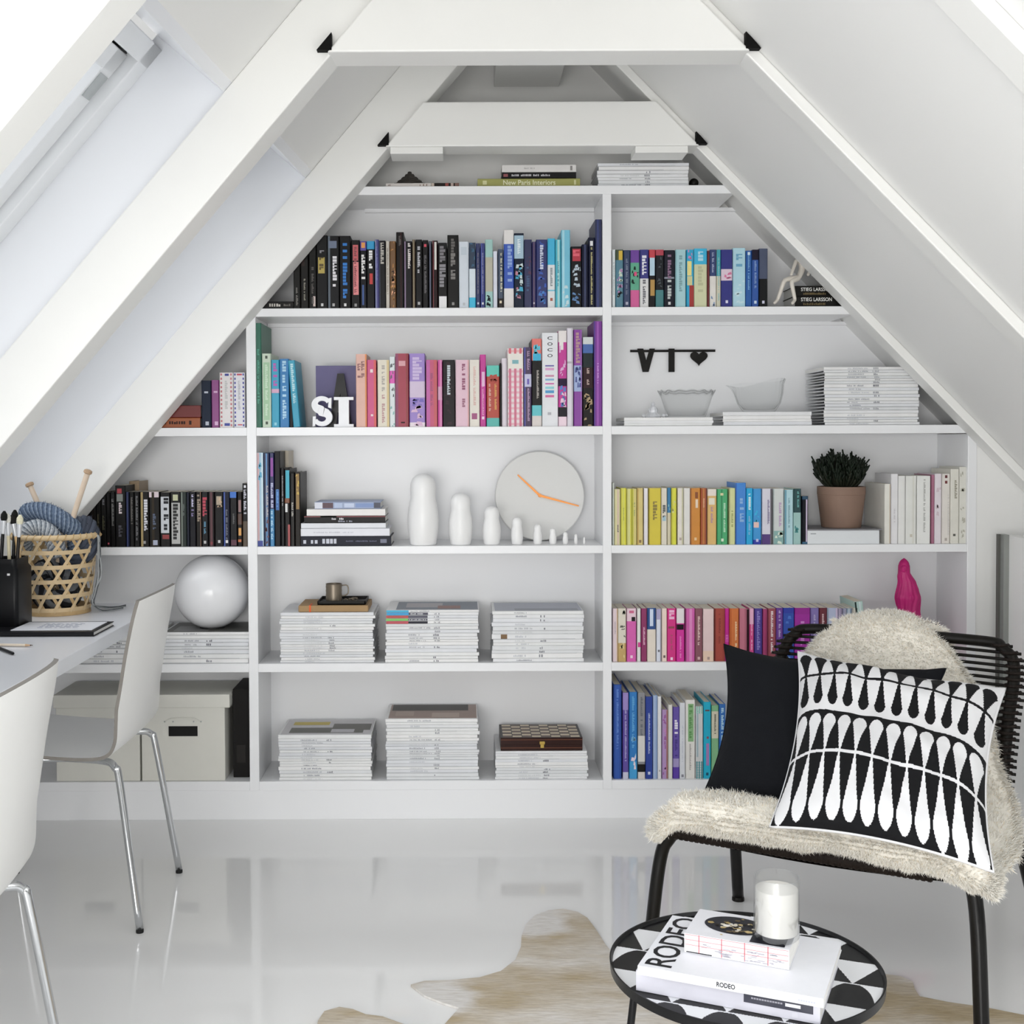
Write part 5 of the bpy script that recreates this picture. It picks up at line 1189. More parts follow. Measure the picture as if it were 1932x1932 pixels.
brs = [(2, 1060, 8, 968, 'k', 'black handled brush with white ferrule, leftmost in the black jar'), (18, 1062, 14, 972, 'w', 'cream handled brush with broad white ferrule in the black jar'), (25, 1064, 28, 966, 'k', 'black handled brush with dark tipped bristles in the black jar'), (32, 1064, 38, 975, 'c', 'brush with rounded cream bristles in the black jar'), (38, 1060, 23, 975, 'n', 'slim natural wood brush in the black jar')]
for i, (xa, ya, xb, yb, kd, lab) in enumerate(brs):
    dy = (-.02, .0, .02, -.025, .01)[i]; a = P(xa, ya, by2 + dy); b = P(xb, yb, by2 + dy); d = (b - a).normalized(); root_a = a - d * .06
    hm = {'k': mat('16171a', .3), 'w': mat('d9cfae', .4), 'c': mat('2a2522', .3), 'n': mat('c9a878', .5)}[kd]
    L = (b - root_a).length; o3 = root_a; at = lambda f: root_a + d * L * f
    mb = MB(); mb.tube([at(0), at(.35), at(.72)], [.003, .0052, .0046], hm, 10); o = mb.build('paint_brush', smooth=True, origin=o3); tag(o, lab, 'brush', 'brushes in the black jar')
    mb = MB(); mb.tube([at(.70), at(.72), at(.90)], [.0045, .0052, .0075], mat('d9dbde', .25, .3), 12); mb.build('ferrule', o, smooth=True, origin=o3)
    bm_ = mat({'k': '20201f', 'w': 'e6e2d6', 'c': 'e4dcc2', 'n': '2c2a28'}[kd], .8, var=.3, scale=200)
    mb = MB(); mb.tube([at(.89), at(.93), at(.98), at(1.03)], [.0072, .0095, .009, .003], bm_, 12); mb.build('bristles', o, smooth=True, origin=o3)

# black ring binder, white sheet, pencil and pen
xr_ = P(177, 1200, 3.285).x; ya, yb_ = 3.285, 3.475; zn = zt + .013
mb = MB(); K = mat('17181d', .4); mb.box(xr_ - .40, xr_, ya, yb_, zt, zt + .002, K); mb.box(xr_ - .40, xr_, ya, yb_, zn - .002, zn, K); mb.box(xr_ - .40, xr_ - .395, ya, yb_, zt + .002, zn - .002, K)
mb.box(xr_ - .395, xr_ - .001, ya, ya + .004, zt + .002, zn - .002, K)
o3 = (xr_ - .2, ya, zt); o = mb.build('notebook', bevel=.0006, origin=o3); tag(o, 'large black notebook lying on the desk beneath the white sheet', 'notebook')
mb = MB(); mb.box(xr_ - .393, xr_ - .003, ya + .0045, yb_ - .003, zt + .0022, zn - .0022, PAGES_W); mb.build('pages', o, origin=o3)
s0, s1 = PZ(20, 1190, zn), PZ(172, 1190, zn); s2 = PZ(197, 1175, zn)
mb = MB(); mb.box(s0.x, s1.x, s0.y, s2.y + .005, zn + .0003, zn + .002, mat('e8eaf0', .5, var=.01))
rg = random.Random(5)
INK = mat('7c86a4', .6)
for j in range(5):
    yy = s0.y + (s2.y - s0.y) * (.25 + .13 * j); x = s0.x + .06
    while x < s1.x - .06:
        w = rg.uniform(.006, .02); mb.face([(x, yy, zn + .0023), (x + w, yy, zn + .0023), (x + w, yy + .006 * rg.uniform(.5, 1), zn + .0023), (x, yy + .006, zn + .0023)], INK); x += w + rg.uniform(.003, .008)
tag(mb.build('paper_sheet'), 'white printed sheet lying on the large black notebook', 'paper')
a, b = PZ(-40, 1216, zt + .004), PZ(62, 1217.5, zt + .004); d = (b - a).normalized(); o3 = a
mb = MB(); mb.tube([a, b - d * .02], .0038, mat('e0d2c0', .5, var=.05), 6); o = mb.build('pencil', origin=o3); tag(o, 'pale wooden pencil lying near the desk edge', 'pencil')
mb = MB(); mb.tube([b - d * .02, b - d * .003], [.0036, .0012], mat('c8a684', .7), 8); mb.build('sharpened_wood', o, origin=o3)
mb = MB(); mb.tube([b - d * .007, b], [.002, .0005], mat('2a2a2e', .4), 8); mb.build('tip', o, origin=o3)
a, b = PZ(-30, 1212, zt + .0045), PZ(25, 1233, zt + .0045); d = (b - a).normalized(); o3 = a
mb = MB(); mb.tube([a, b - d * .004, b], [.004, .004, .003], mat('121317', .3), 12); o = mb.build('pen', smooth=True, origin=o3); tag(o, 'black pen crossing in front of the pale pencil', 'pen')
mb = MB(); mb.box(a.x + .01, a.x + .03, a.y - .0015, a.y + .0015, zt + .0088, zt + .010, K); mb.build('clip', o, origin=o3)

# ------------------------------------------------------------------ white shell chairs
SHELL = mat('efefed', .35, var=.01); SHELL_E = mat('7f7a74', .5, var=.1); CHR = mat('c9cbcd', .12, .95, var=.02)
def shell_chair(ox, oy, rz, label):
    """faces -X; the back's foot at the origin"""
    T = Matrix.Translation((ox, oy, 0)) @ Matrix.Rotation(rz, 4, 'Z')
    root = thing('shell_chair', (ox, oy, 0), label, 'chair', 'white shell chairs at the desk')
    prof = smooth_path([(-.43, 0, .462), (-.38, 0, .470), (-.25, 0, .458), (-.12, 0, .450), (-.055, 0, .458), (-.022, 0, .49), (-.006, 0, .545), (.008, 0, .62), (.026, 0, .73), (.052, 0, .857)], 6)
    n = len(prof) - 1; W = .215
    def surf(i, s, off):
        p = prof[i]; a = prof[max(0, i - 1)]; b = prof[min(n, i + 1)]; t = (b - a).normalized(); nn = Vector((t.z, 0, -t.x))
        f = i / n; wid = W * (.86 + .14 * math.sin(min(1, f / .3) * PI / 2)) if f < .3 else W * (1 - .05 * max(0, (f - .7) / .3))
        wid *= 1 - .10 * max(0, 1 - f / .06) ** 2
        if f > .94: wid *= 1 - .07 * ((f - .94) / .06) ** 2
        back = max(0, min(1, (f - .42) / .3)); cv = .030 * back * (s ** 2)          # the back curves round the sitter
        dip = -.008 * (1 - s * s) * max(0, 1 - f / .4)
        p2 = Vector((p.x - cv, wid * s, p.z + dip + (.012 * (1 - s * s) if f > .9 else 0) * (f - .9) * 10))
        return T @ (p2 + nn * off)
    mb = MB(); ns = 16; th = .0046
    idx = {}
    def V(i, j, side):
        k = (i, j, side)
        if k not in idx: idx[k] = len(mb.v); mb.v.append(tuple(surf(i, -1 + 2 * j / ns, side * th)))
        return idx[k]
    def face(q, m): mb.f.append(tuple(q)); mb.m.append(mb.mi(m))
    for i in range(n):
        for j in range(ns):
            face((V(i, j, 1), V(i, j + 1, 1), V(i + 1, j + 1, 1), V(i + 1, j, 1)), SHELL)
            face((V(i, j, -1), V(i + 1, j, -1), V(i + 1, j + 1, -1), V(i, j + 1, -1)), SHELL)
    for i in range(n):
        for j in (0, ns): face((V(i, j, 1), V(i + 1, j, 1), V(i + 1, j, -1), V(i, j, -1)), SHELL_E)
    for i in (0, n):
        for j in range(ns): face((V(i, j, 1), V(i, j + 1, 1), V(i, j + 1, -1), V(i, j, -1)), SHELL_E)
    mb.build('shell', root, smooth=True)
    for sy in (-1, 1):
        up = .432
        for nm, pts in (('leg', [(-.19, sy * .13, up), (-.08, sy * .16, up), (-.045, sy * .18, up - .012), (-.03, sy * .185, up - .06), (.025, sy * .215, .008)]), ('leg', [(-.19, sy * .13, up), (-.33, sy * .16, up), (-.37, sy * .18, up - .012), (-.39, sy * .185, up - .06), (-.455, sy * .215, .008)])):
            mb = MB(); mb.tube([T @ p for p in smooth_path(pts, 8)], .0095, CHR, 14); lg = mb.build(nm, root, smooth='all')
            e = pts[-1]; mb = MB(); mb.lathe([(.0098, 0), (.0102, .004), (.0098, .009)], T @ Vector((e[0], e[1], .0)), mat('2a2a2a', .5), 14); mb.build('foot_cap', lg, smooth=True)
    mb = MB(); mb.box(-.24, -.14, -.13, .13, up + .002, up + .012, CHR, T=T); mb.build('seat_plate', root)
    return root
shell_chair(-.868, 3.295, math.radians(0), 'white shell chair with chrome legs nearer the bookcase, pushed up to the desk')
shell_chair(-.79, 2.09, math.radians(3), 'white shell chair with chrome legs closest to us, cut off at the desk')
# ------------------------------------------------------------------ lounge chair with sheepskin and cushions
P1 = Vector((.472, 2.75, 0)); U = Vector((.868, -.496, 0)); Vv = Vector((.496, .868, 0))
C = lambda s, v, z: P1 + U * s + Vv * v + Vector((0, 0, z))
BK = mat('17140f', .45, var=.15, scale=60); WRAP = mat('241a15', .6, var=.25, scale=120, bump=.5, bscale=400); LEGB = mat('121110', .3, coat=.2)
ctr = C(.32, .32, 0)
root = thing('lounge_chair', ctr, 'low black lounge chair with woven cord back and tubular legs by the round table', 'chair')
ZS = .368; RT_ = .0155
def part(name, mb, **k): return mb.build(name, root, **k)
mb = MB(); mb.tube([C(-.0, 0, ZS), C(.57, 0, ZS)], .016, WRAP, 14)
for k in range(46):
    s = .012 + k * .0122; mb.tube([C(s, 0, ZS) + Vector((0, 0, 0)), C(s + .007, 0, ZS)], .0175, WRAP, 10)
part('front_rail', mb, smooth=True)
legs = [[C(.03, .012, ZS + .01), C(-.005, .01, ZS - .02), C(-.03, .008, ZS - .09), C(-.055, -.01, .008)],
        [C(.58, .012, ZS + .01), C(.63, .005, ZS + .0), C(.655, -.004, ZS - .06), C(.672, -.03, .008)],
        [C(.02, .50, .36), C(-.02, .545, .33), C(-.026, .57, .26), C(-.022, .60, .008)],
        [C(.62, .50, .36), C(.665, .53, .34), C(.69, .56, .27), C(.735, .66, .008)]]
for pts in legs:
    mb = MB(); mb.tube(smooth_path(pts, 8), RT_, LEGB, 14); lg = part('leg', mb, smooth='all')
    e = pts[-1]; mb = MB(); mb.lathe([(.017, 0), (.017, .006), (.0155, .012)], (e.x, e.y, 0), BK, 14); mb.build('foot_cap', lg)
for s in (.0, .62):
    mb = MB(); mb.tube([C(s + (.0 if s else .0), .0, ZS), C(s, .25, ZS - .012), C(s, .52, ZS - .02)], .014, WRAP, 12); part('side_rail', mb, smooth='all')
mb = MB(); mb.grid(10, 10, lambda a, b: C(.0 + .62 * a, .005 + .51 * b, ZS - .012 * b - .012 * math.sin(PI * a)), WRAP); mb.grid(10, 10, lambda a, b: C(.62 * a, .005 + .51 * b, ZS - .012 - .012 * b - .012 * math.sin(PI * a)), WRAP, flip=True)
part('seat', mb, smooth='all')
# back: a bent tube with cords across it
sL, sR = .075, .655
bl = [C(sL - .05, .50, .33), C(sL - .03, .55, .42), C(sL - .012, .62, .57), C(sL + .0, .685, .675), C(sL + .025, .715, .725), C(sL + .09, .735, .745)]
br = [C(sR - .09, .735, .745), C(sR - .025, .715, .732), C(sR + .005, .685, .69), C(sR - .002, .62, .57), C(sR - .01, .55, .42), C(sR - .02, .50, .33)]
frame = smooth_path(bl + br, 8)
mb = MB(); mb.tube(frame, .0145, BK, 12); part('back_frame', mb, smooth='all')
def side_at(z, left):
    pts = [p for p in (frame[:len(frame) // 2] if left else frame[len(frame) // 2:])]
    return min(pts, key=lambda p: abs(p.z - z))
mb_w = [MB(), MB()]
for k in range(26):
    z = .36 + (.738 - .36) * k / 25; a, b = side_at(z, True), side_at(z, False); a = Vector((a.x, a.y, z)); b = Vector((b.x, b.y, z))
    mid = (a + b) / 2 + Vv * .025 + Vector((0, 0, -.004))
    pth = smooth_path([a, a.lerp(b, .25) + Vv * .018, mid, a.lerp(b, .75) + Vv * .018, b], 6)
    mb = MB(); mb.tube(pth, .0042, BK, 7); part('back_cord', mb, smooth='all')
    for q, sg in ((a, -1), (b, 1)):                           # the cord's turn round the frame
        mb_w[sg > 0].tube([q + (U * math.cos(t) + Vv * math.sin(t)) * .0185 + Vector((0, 0, .0006 * t)) for t in [2 * PI * i / 12 for i in range(13)]], .0042, WRAP, 6)
        mb_w[sg > 0].tube([q + U * sg * .014, q + U * sg * .029], .0042, BK, 6)
for m_ in mb_w: part('cord_wrapping', m_, smooth='all')

# sheepskin: over the seat and up the back
WOOL = mat('f5f0e6', .9, var=.05, scale=40, spec=.1); WOOL2 = mat('f8f5ee', .9, var=.03, scale=40, spec=.1); WOOL3 = mat('f0e6d4', .9, var=.06, scale=40, spec=.1)
path = smooth_path([C(0, .0, .412), C(0, -.024, .412), C(0, -.034, .421), C(0, -.02, .434), C(0, .03, .430), C(0, .15, .405), C(0, .30, .395), C(0, .44, .395), C(0, .53, .43), C(0, .60, .56), C(0, .66, .68), C(0, .70, .755), C(0, .745, .775), C(0, .785, .74), C(0, .80, .65), C(0, .81, .52)], 6)
npth = len(path) - 1
def span(f_):                                                 # where the hide starts and ends across the chair
    f = max(0, (14 * f_ - 1) / 13)
    keys = [(0, -.02, .655), (.06, -.03, .685), (.2, -.035, .70), (.36, -.02, .70), (.48, .06, .68), (.58, .13, .62), (.68, .15, .53), (.73, .18, .49), (.78, .20, .47), (.86, .18, .50), (1, .16, .52)]
    for (a, l0, r0), (b, l1, r1) in zip(keys, keys[1:]):
        if a <= f <= b: k = (f - a) / (b - a); return l0 + (l1 - l0) * k, r0 + (r1 - r0) * k
def hide(f, g, off=0.0):
    i = min(npth - 1, int(f * npth)); k = f * npth - i; p = path[i].lerp(path[i + 1], k); t = (path[min(npth, i + 1)] - path[i]).normalized()
    nrm = U.cross(t); nrm = nrm if nrm.length else Vector((0, 0, 1)); nrm.normalize()
    l, r = span(f); s = l + (r - l) * g + .010 * math.sin(f * 23 + 4 * g)
    q = p + U * s
    edge = min(g, 1 - g)
    dr = 0
    if f < .54:                                               # hangs over the sides of the seat
        k_ = max(0, min(1, (.54 - f) / .14))
        if s < .03: dr = (.03 - s) * .9 * k_
        if s > .59: dr = (s - .59) * .55 * k_
        if f < .2: dr += (1 - f / .2) * (.02 * max(0, 1 - abs(g) / .1) + .025 * max(0, 1 - (1 - g) / .2) ** .7)
    q.z -= dr
    if .58 < f < .84: q.z -= .05 * (2 * g - 1) ** 2 * (1 if f > .69 else (f - .58) / .11)
    bump = .012 * noise.noise(Vector((s * 9, f * 14, 2))) + .006 * noise.noise(Vector((s * 24, f * 40, 7)))
    return q + nrm * (bump + off * min(1, edge * 9 + .25)), nrm
rg = random.Random(21)
mb = MB()
mb.grid(48, 90, lambda a, b: hide(b, a, .024)[0], WOOL); mb.grid(48, 90, lambda a, b: hide(b, a, -.0)[0], WOOL3, flip=True)
for _ in range(90000):                                        # locks of wool
    g, f = rg.random(), rg.random()
    if rg.random() < .22: g = rg.choice((rg.random() * .03, 1 - rg.random() * .03))
    if rg.random() < .16: f = rg.random() * .15
    under = f > .12 and rg.random() < .2
    p, nrm = hide(f, g, .0 if under else .022); nrm = -nrm if under else nrm; out = (nrm * 1.0 + U * (g - .5) * (2.2 if min(g, 1 - g) < .05 else .3) + Vector((rg.uniform(-.6, .6), rg.uniform(-.6, .6), rg.uniform(-.5, .4) + (.45 if f < .1 else 0)))).normalized()
    L = rg.uniform(.009, .019) * (.7 if f < .12 else 1); w = rg.uniform(.0006, .0014); side = out.cross(Vector((rg.uniform(-1, 1), rg.uniform(-1, 1), rg.uniform(-1, 1)))).normalized() * w
    bend = Vector((rg.uniform(-1, 1), rg.uniform(-1, 1), rg.uniform(-1, .3))) * L * .35
    b0, b1, t0 = p - side, p + side, p + out * L * .55; mb.face([b0, b1, t0 + side * .7, t0 - side * .7], rg.choice((WOOL, WOOL2, WOOL2, WOOL3)))
    mb.face([t0 - side * .7, t0 + side * .7, p + out * L + bend], rg.choice((WOOL, WOOL2)))
tag(mb.build('sheepskin'), 'cream sheepskin draped over the black lounge chair', 'sheepskin')

# cushions
def cushion(name, TL, TR, BL, BR, puff, mfn, n, label, mback, wr=0.0, pin=.04):
    nrm = ((TR - TL) + (BR - BL)).cross((TL - BL) + (TR - BR)).normalized(); 
    if nrm.y > 0: nrm = -nrm                                  # towards the room
    def base(a, b):
        p = (BL * (1 - a) + BR * a) * (1 - b) + (TL * (1 - a) + TR * a) * b
        cx, cy = a - .5, b - .5                               # sides pull in between the corners
        k = pin * (1 - (2 * cx) ** 2) * abs(cy) ** 1.5 * 2.8; k2 = pin * (1 - (2 * cy) ** 2) * abs(cx) ** 1.5 * 2.8
        vy = (TL - BL).normalized(); vx = (BR - BL).normalized(); L = (TL - BL).length
        return p - vy * math.copysign(k * L, cy) - vx * math.copysign(k2 * L, cx)
    def hgt(a, b):
        q = (1 - (2 * a - 1) ** 4) * (1 - (2 * b - 1) ** 4); return puff * max(0, q) ** .62
    def F(a, b):
        h = hgt(a, b); e = min(1, h / puff * 1.6)
        return base(a, b) + nrm * (h + wr * e * (noise.noise(Vector((a * 4, b * 4, 1))) + .5 * noise.noise(Vector((a * 9 + b * 5, b * 8, 3)))) + .002)
    def B(a, b): return base(a, b) - nrm * (hgt(a, b) * .8 + .002)
    mb = MB(); mb.grid(n, n, F, mback, mfn); mb.grid(36, 36, B, mback, flip=True)
    ed = [(i / 36, 0) for i in range(36)] + [(1, i / 36) for i in range(36)] + [(1 - i / 36, 1) for i in range(36)] + [(0, 1 - i / 36) for i in range(36)]
    mb.tube([base(a, b) for a, b in ed], .0032, mback, 6, closed=True)
    return tag(mb.build(name, smooth='all'), label, 'cushion')
CB = mat('101217', .85, var=.3, scale=300, spec=.2, bump=.2, bscale=900); PB = mat('0e0e11', .8, var=.15, spec=.25); PW = mat('e6e6e8', .8, var=.02)
def Yz(px, py, z): q = PZ(px, py, z); return q
cushion('cushion', Yz(1366, 1216, .725), Yz(1784, 1262, .70), Yz(1318, 1517, .395), Yz(1760, 1610, .395), .062, None, 40, 'plain black cushion leaning behind the patterned one', CB, wr=.006, pin=.085)
def drop(u, v, w0, w1):
    """a drop hanging from v=1 (thin) to a round end at v=0"""
    if v < 0 or v > 1: return False
    k = w1 * math.sqrt(max(0, 1 - ((v - .25) / .25) ** 2)) if v < .25 else w1 + (w0 - w1) * ((v - .25) / .75) ** .8
    return abs(u) < k
NC = 12
def pattern(a, b):
    bb = b + .055 * math.sin(PI * (a * .9 + .05)) * -.9 + .03 * a - .0; wv = .012 * math.sin(a * 9)
    y = 1 - bb + wv * .3                                      # from the top down
    u = ((a * NC) % 1) - .5; u2 = ((a * NC + .5) % 1) - .5
    L1, L2, L3 = .205, .45, .70
    if y < L1 - .008:                                         # black drops, thin ends down, on white
        t = (L1 - y) / (L1 - .045); return drop(u, 1 - t, .06, .41)
    if abs(y - L1) < .010: return True
    if y < L2 - .03:                                          # black drops, round ends down, on white
        t = (y - L1) / (L2 - .035 - L1); return drop(u, 1 - t, .05, .33)
    if y < L2: return False
    if y < L2 + .02: return True
    if y < L3 - .008:                                         # white drops, round ends up, on black
        t = (y - L2 - .02) / (L3 - L2 - .02); return not drop(u, t, .04, .42)
    if abs(y - L3) < .009: return False
    t = (y - L3) / (1.0 - L3); return not drop(u, 1 - t * .96, .04, .43)
cushion('cushion', Yz(1506, 1230, .735), Yz(1896, 1300, .70), Yz(1453, 1560, .452), Yz(1874, 1645, .446), .055, lambda a, b: PB if pattern(a, b) else PW, 300, 'cushion with black and white drop pattern in front of the plain black one', PW, wr=.012, pin=.045)

# ------------------------------------------------------------------ round tray table and the pile on it
ZT = .45; tc = Vector((P(1405, 1835, 1.85).x, 1.85, 0)); TR_ = (P(1657, 1835, 1.85).x - P(1153, 1835, 1.85).x) / 2
root = thing('side_table', tc, 'round tray table with black and white geometric top and thin black legs', 'table')
TB = mat('0f0f11', .3, var=.1); TW = mat('e0e1e4', .3, var=.01)
ang = math.radians(-22); ca, sa = math.cos(ang), math.sin(ang); cell = .08
def tpat(x, y):
    X, Yq = x * ca + y * sa, -x * sa + y * ca
    j = math.floor(Yq / cell); fy = Yq / cell - j; i = math.floor(X / cell + (.5 if j % 2 else 0)); fx = X / cell + (.5 if j % 2 else 0) - i
    if j % 2 == 0: return abs(fx - .5) * 2 < (1 - fy) * .98    # triangles
    k = (abs(fx - .5) * 2)                                     # half drops
    return k < (math.sqrt(max(0, 1 - fy ** 2)) * .9) and fy < .96
NR = 300
mb = MB(); v0 = len(mb.v); R_in = TR_ - .004
def disc_pt(a, b):                                            # square to disc
    x, y = 2 * a - 1, 2 * b - 1
    X = x * math.sqrt(1 - y * y / 2); Yq = y * math.sqrt(1 - x * x / 2); return Vector((tc.x + R_in * X, tc.y + R_in * Yq, ZT))
def mf(a, b): p = disc_pt(a, b) - tc; return TB if tpat(p.x, p.y) else TW
mb.grid(NR, NR, disc_pt, TW, mf)
mb.lathe([(.01, ZT - .008), (R_in, ZT - .008)], tc, TB, 72)
mb.build('top', root)
mb = MB(); mb.lathe([(R_in, ZT - .010), (TR_, ZT - .010), (TR_ + .001, ZT + .005), (TR_ - .0015, ZT + .005), (TR_ - .0045, ZT - .001)], tc, TB, 96, cap=False); mb.build('rim', root, smooth=True)
for k in range(3):
    a = math.radians(172 + 120 * k); d = Vector((math.cos(a), math.sin(a), 0))
    mb = MB(); mb.tube([tc + d * .165 + Vector((0, 0, ZT - .011)), tc + d * .215 + Vector((0, 0, .004))], .0062, TB, 10); mb.build('leg', root, smooth=True)
EX, EY = Vector((.9125, -.409, 0)), Vector((.409, .9125, 0))   # along the spines and away from us
def lying(o, w, d, z0, z1, col, name, label, spine=None, top=None, cat='book', group='magazines and books on the round table', pg=True, rot=0.0):
    ex = EX * math.cos(rot) + EY * math.sin(rot); ey = EY * math.cos(rot) - EX * math.sin(rot)
    L = lambda a, b, z: Vector((o.x, o.y, 0)) + ex * a + ey * b + Vector((0, 0, z))
    fn = lambda p: L(p.x, p.y, p.z); m = cmat(col); mb = MB(); ct = min(.0015, (z1 - z0) * .15)
    mb.box(0, w, 0, d, z0, z0 + ct, m, T=fn); mb.box(0, w, 0, d, z1 - ct, z1, m, T=fn); mb.box(0, w, 0, ct, z0 + ct, z1 - ct, m, T=fn)
    if spine: spine(mb, L, w, z0, z1)
    if top: top(mb, L, w, d, z1 + .0003)
    o3 = tuple(L(w / 2, d / 2, z0)); ob = mb.build(name, origin=o3); tag(ob, label, cat, group)
    mb = MB(); mb.box(.001, w - .001, ct + .0003, d - .001, z0 + ct + .0001, z1 - ct - .0001, PAGES_W, T=fn); mb.build('pages', ob, origin=o3)
    return ob, L
def rect(mb, L, a0, a1, b0, b1, z, m): mb.face([L(a0, b0, z), L(a1, b0, z), L(a1, b1, z), L(a0, b1, z)], m)
def srect(mb, L, a0, a1, z0, z1, m, b=-.0004): mb.face([L(a0, b, z0), L(a1, b, z0), L(a1, b, z1), L(a0, b, z1)], m)
INKD = mat('17181f', .4); zz = ZT + .0006
o1 = PZ(1200, 1868, zz)
def sp1(mb, L, w, z0, z1):
    srect(mb, L, w * .60, w * .965, z0 + (z1 - z0) * .42, z1 - .001, mat('3b3c48', .4)); srect(mb, L, w * .82, w * .9, z0 + (z1 - z0) * .58, z0 + (z1 - z0) * .74, mat('dcdce2', .4), -.0007)
    for k in range(12): srect(mb, L, w * (.64 + k * .014), w * (.651 + k * .014), z0 + (z1 - z0) * .64, z0 + (z1 - z0) * .72, mat('9c9ca6', .4), -.0007)
    srect(mb, L, w * .855, w * .885, z0 + .003, z0 + (z1 - z0) * .36, mat('c9c9d2', .4))
h1, h2, h3 = .030, .013, .029
lying(o1, .265, .20, zz, zz + h1, 'c6c6d0', 'book', 'thick pale grey book with a black spine label at the bottom of the table pile', sp1, lambda mb, L, w, d, z: None)
o1b = PZ(1250, 1828, zz) 
def tp1(mb, L, w, d, z):
    for a, b in ((.955, .30), (.955, .60), (.955, .86)): rect(mb, L, w * a, w * a + .008, d * b, d * b + .004, z, INKD)
c1 = Vector((o1.x, o1.y, 0)) + EX * .02 + EY * .205
z2 = zz + h1 + .0006
o2 = PZ(1203, 1838, z2)
def sp2(mb, L, w, z0, z1):
    put_text(mb, 'RODEO', L(w * .44, -.0005, z0 + (z1 - z0) * .25), EX, (0, 0, 1), w * .10, (z1 - z0) * .55, INKD, .02)
    for k in range(16): srect(mb, L, w * (.56 + k * .010), w * (.567 + k * .010), z0 + (z1 - z0) * .35, z0 + (z1 - z0) * .5, mat('c4c6d0', .4))
    for k in range(7): srect(mb, L, w * (.87 + k * .013), w * (.88 + k * .013), z0 + (z1 - z0) * .3, z0 + (z1 - z0) * .5, mat('b0b2c0', .4))
def tp2(mb, L, w, d, z):
    o = L(.048, .010, z); ux = EY; uy = -EX
    put_text(mb, 'RODEO', o, ux, uy, d * .93, .041, INKD, .012, .92)
lying(o2, .265, .205, z2, z2 + h2, 'e2e3e8', 'magazine', 'white magazine with big black RODEO title across the round table pile', sp2, tp2, cat='magazine')
z3_ = z2 + h2 + .0006
o3_ = PZ(1291, 1796, z3_)
RED = mat('c0505c', .5); GRY = mat('a2a0aa', .5)
def sp3(mb, L, w, z0, z1):
    H = z1 - z0
    for k in (.14, .36, .58, .80): srect(mb, L, w * k, w * k + .0012, z0 + H * .04, z1, RED)
    for k in (.0, .25, .47, .69): srect(mb, L, w * (k + .02), w * (k + .021), z0, z1, mat('d4d2d8', .5))
    for q in (.42, .68, .94): srect(mb, L, .001, w - .001, z0 + H * q, z0 + H * q + .0009, mat('d68c90', .5))
    rg = random.Random(3)
    for k in range(40):
        a = w * rg.uniform(.15, .93); q = z0 + H * rg.uniform(.08, .6); srect(mb, L, a, a + rg.uniform(.003, .012), q, q + rg.uniform(.0006, .0016), GRY, -.0006)
    srect(mb, L, w * .02, w * .27, z0 + .0008, z0 + H * .08, INKD)
def tp3(mb, L, w, d, z):
    el = [L(w * .42 + w * .30 * math.cos(t), d * .56 + d * .33 * math.sin(t), z) for t in [2 * PI * i / 40 for i in range(40)]]; mb.face(el, mat('2b2b35', .4))
    rect(mb, L, w * .62, w * .95, d * .06, d * .62, z + .0001, mat('2e2e38', .4))
    rg = random.Random(8)
    for k in range(46):
        a, b = w * (.42 + rg.gauss(0, .11)), d * (.5 + rg.gauss(0, .13)); q = rg.uniform(.002, .007); t0 = rg.random() * 6
        mb.face([L(a + q * math.cos(t0 + t), b + q * .8 * math.sin(t0 + t), z + .0003 + k * .00001) for t in (0, 1.1, 2.3, 3.6, 5)], mat(rg.choice(('a8925c', 'c9b27c', '5a4a2c', 'd8d0c0', '2a241c', 'ece8e0')), .5))
lying(o3_, .155, .102, z3_, z3_ + h3, 'e0e0e5', 'book', 'white book with red grid lines and floral cover under the candle', sp3, tp3)
# candle
zc_ = z3_ + h3 + .0015; cc = PZ(1465, 1768, zc_); cr_ = .0335; ch_ = .092
root = thing('candle', (cc.x, cc.y, zc_), 'white candle in a clear frosted glass on top of the table pile', 'candle')
mb = MB(); mb.lathe([(cr_ * .9, 0), (cr_, .004), (cr_, ch_), (cr_ - .0018, ch_), (cr_ - .0018, .009), (.001, .009)], (cc.x, cc.y, zc_), glass_mat('candle_glass', (.95, .955, .96), .5, .12, .10), 48); mb.build('glass', root, smooth=True)
mb = MB(); mb.lathe([(cr_ - .0024, .0095), (cr_ - .0024, ch_ * .80), (cr_ - .004, ch_ * .81), (.001, ch_ * .80)], (cc.x, cc.y, zc_), mat('e4e1da', .5, var=.01), 48); mb.build('wax', root, smooth=True)
mb = MB(); mb.tube([(cc.x, cc.y, zc_ + ch_ * .8), (cc.x + .001, cc.y, zc_ + ch_ * .87)], .0011, mat('e4e0d8', .8), 6); mb.build('wick', root)

# ------------------------------------------------------------------ cow hide
px = [(560, 2150), (585, 2010), (600, 1930), (612, 1912), (640, 1904), (665, 1908), (690, 1918), (722, 1922), (760, 1936), (800, 1945), (838, 1938), (866, 1906), (835, 1896), (800, 1882), (775, 1862), (800, 1855), (850, 1853), (905, 1848), (945, 1836), (972, 1815), (983, 1790), (984, 1770),
      (992, 1748), (1010, 1730), (1035, 1721), (1062, 1718), (1090, 1724), (1108, 1735), (1125, 1758), (1142, 1785), (1160, 1806), (1190, 1815), (1290, 1795), (1420, 1800), (1560, 1830), (1640, 1850), (1672, 1842), (1700, 1846), (1722, 1856), (1726, 1870), (1735, 1884), (1790, 1895), (1860, 1905), (1960, 1925), (2060, 2000), (2000, 2120), (1700, 2250), (1200, 2290), (800, 2260)]
pts = [PZ(x, y, .0) for x, y in px]
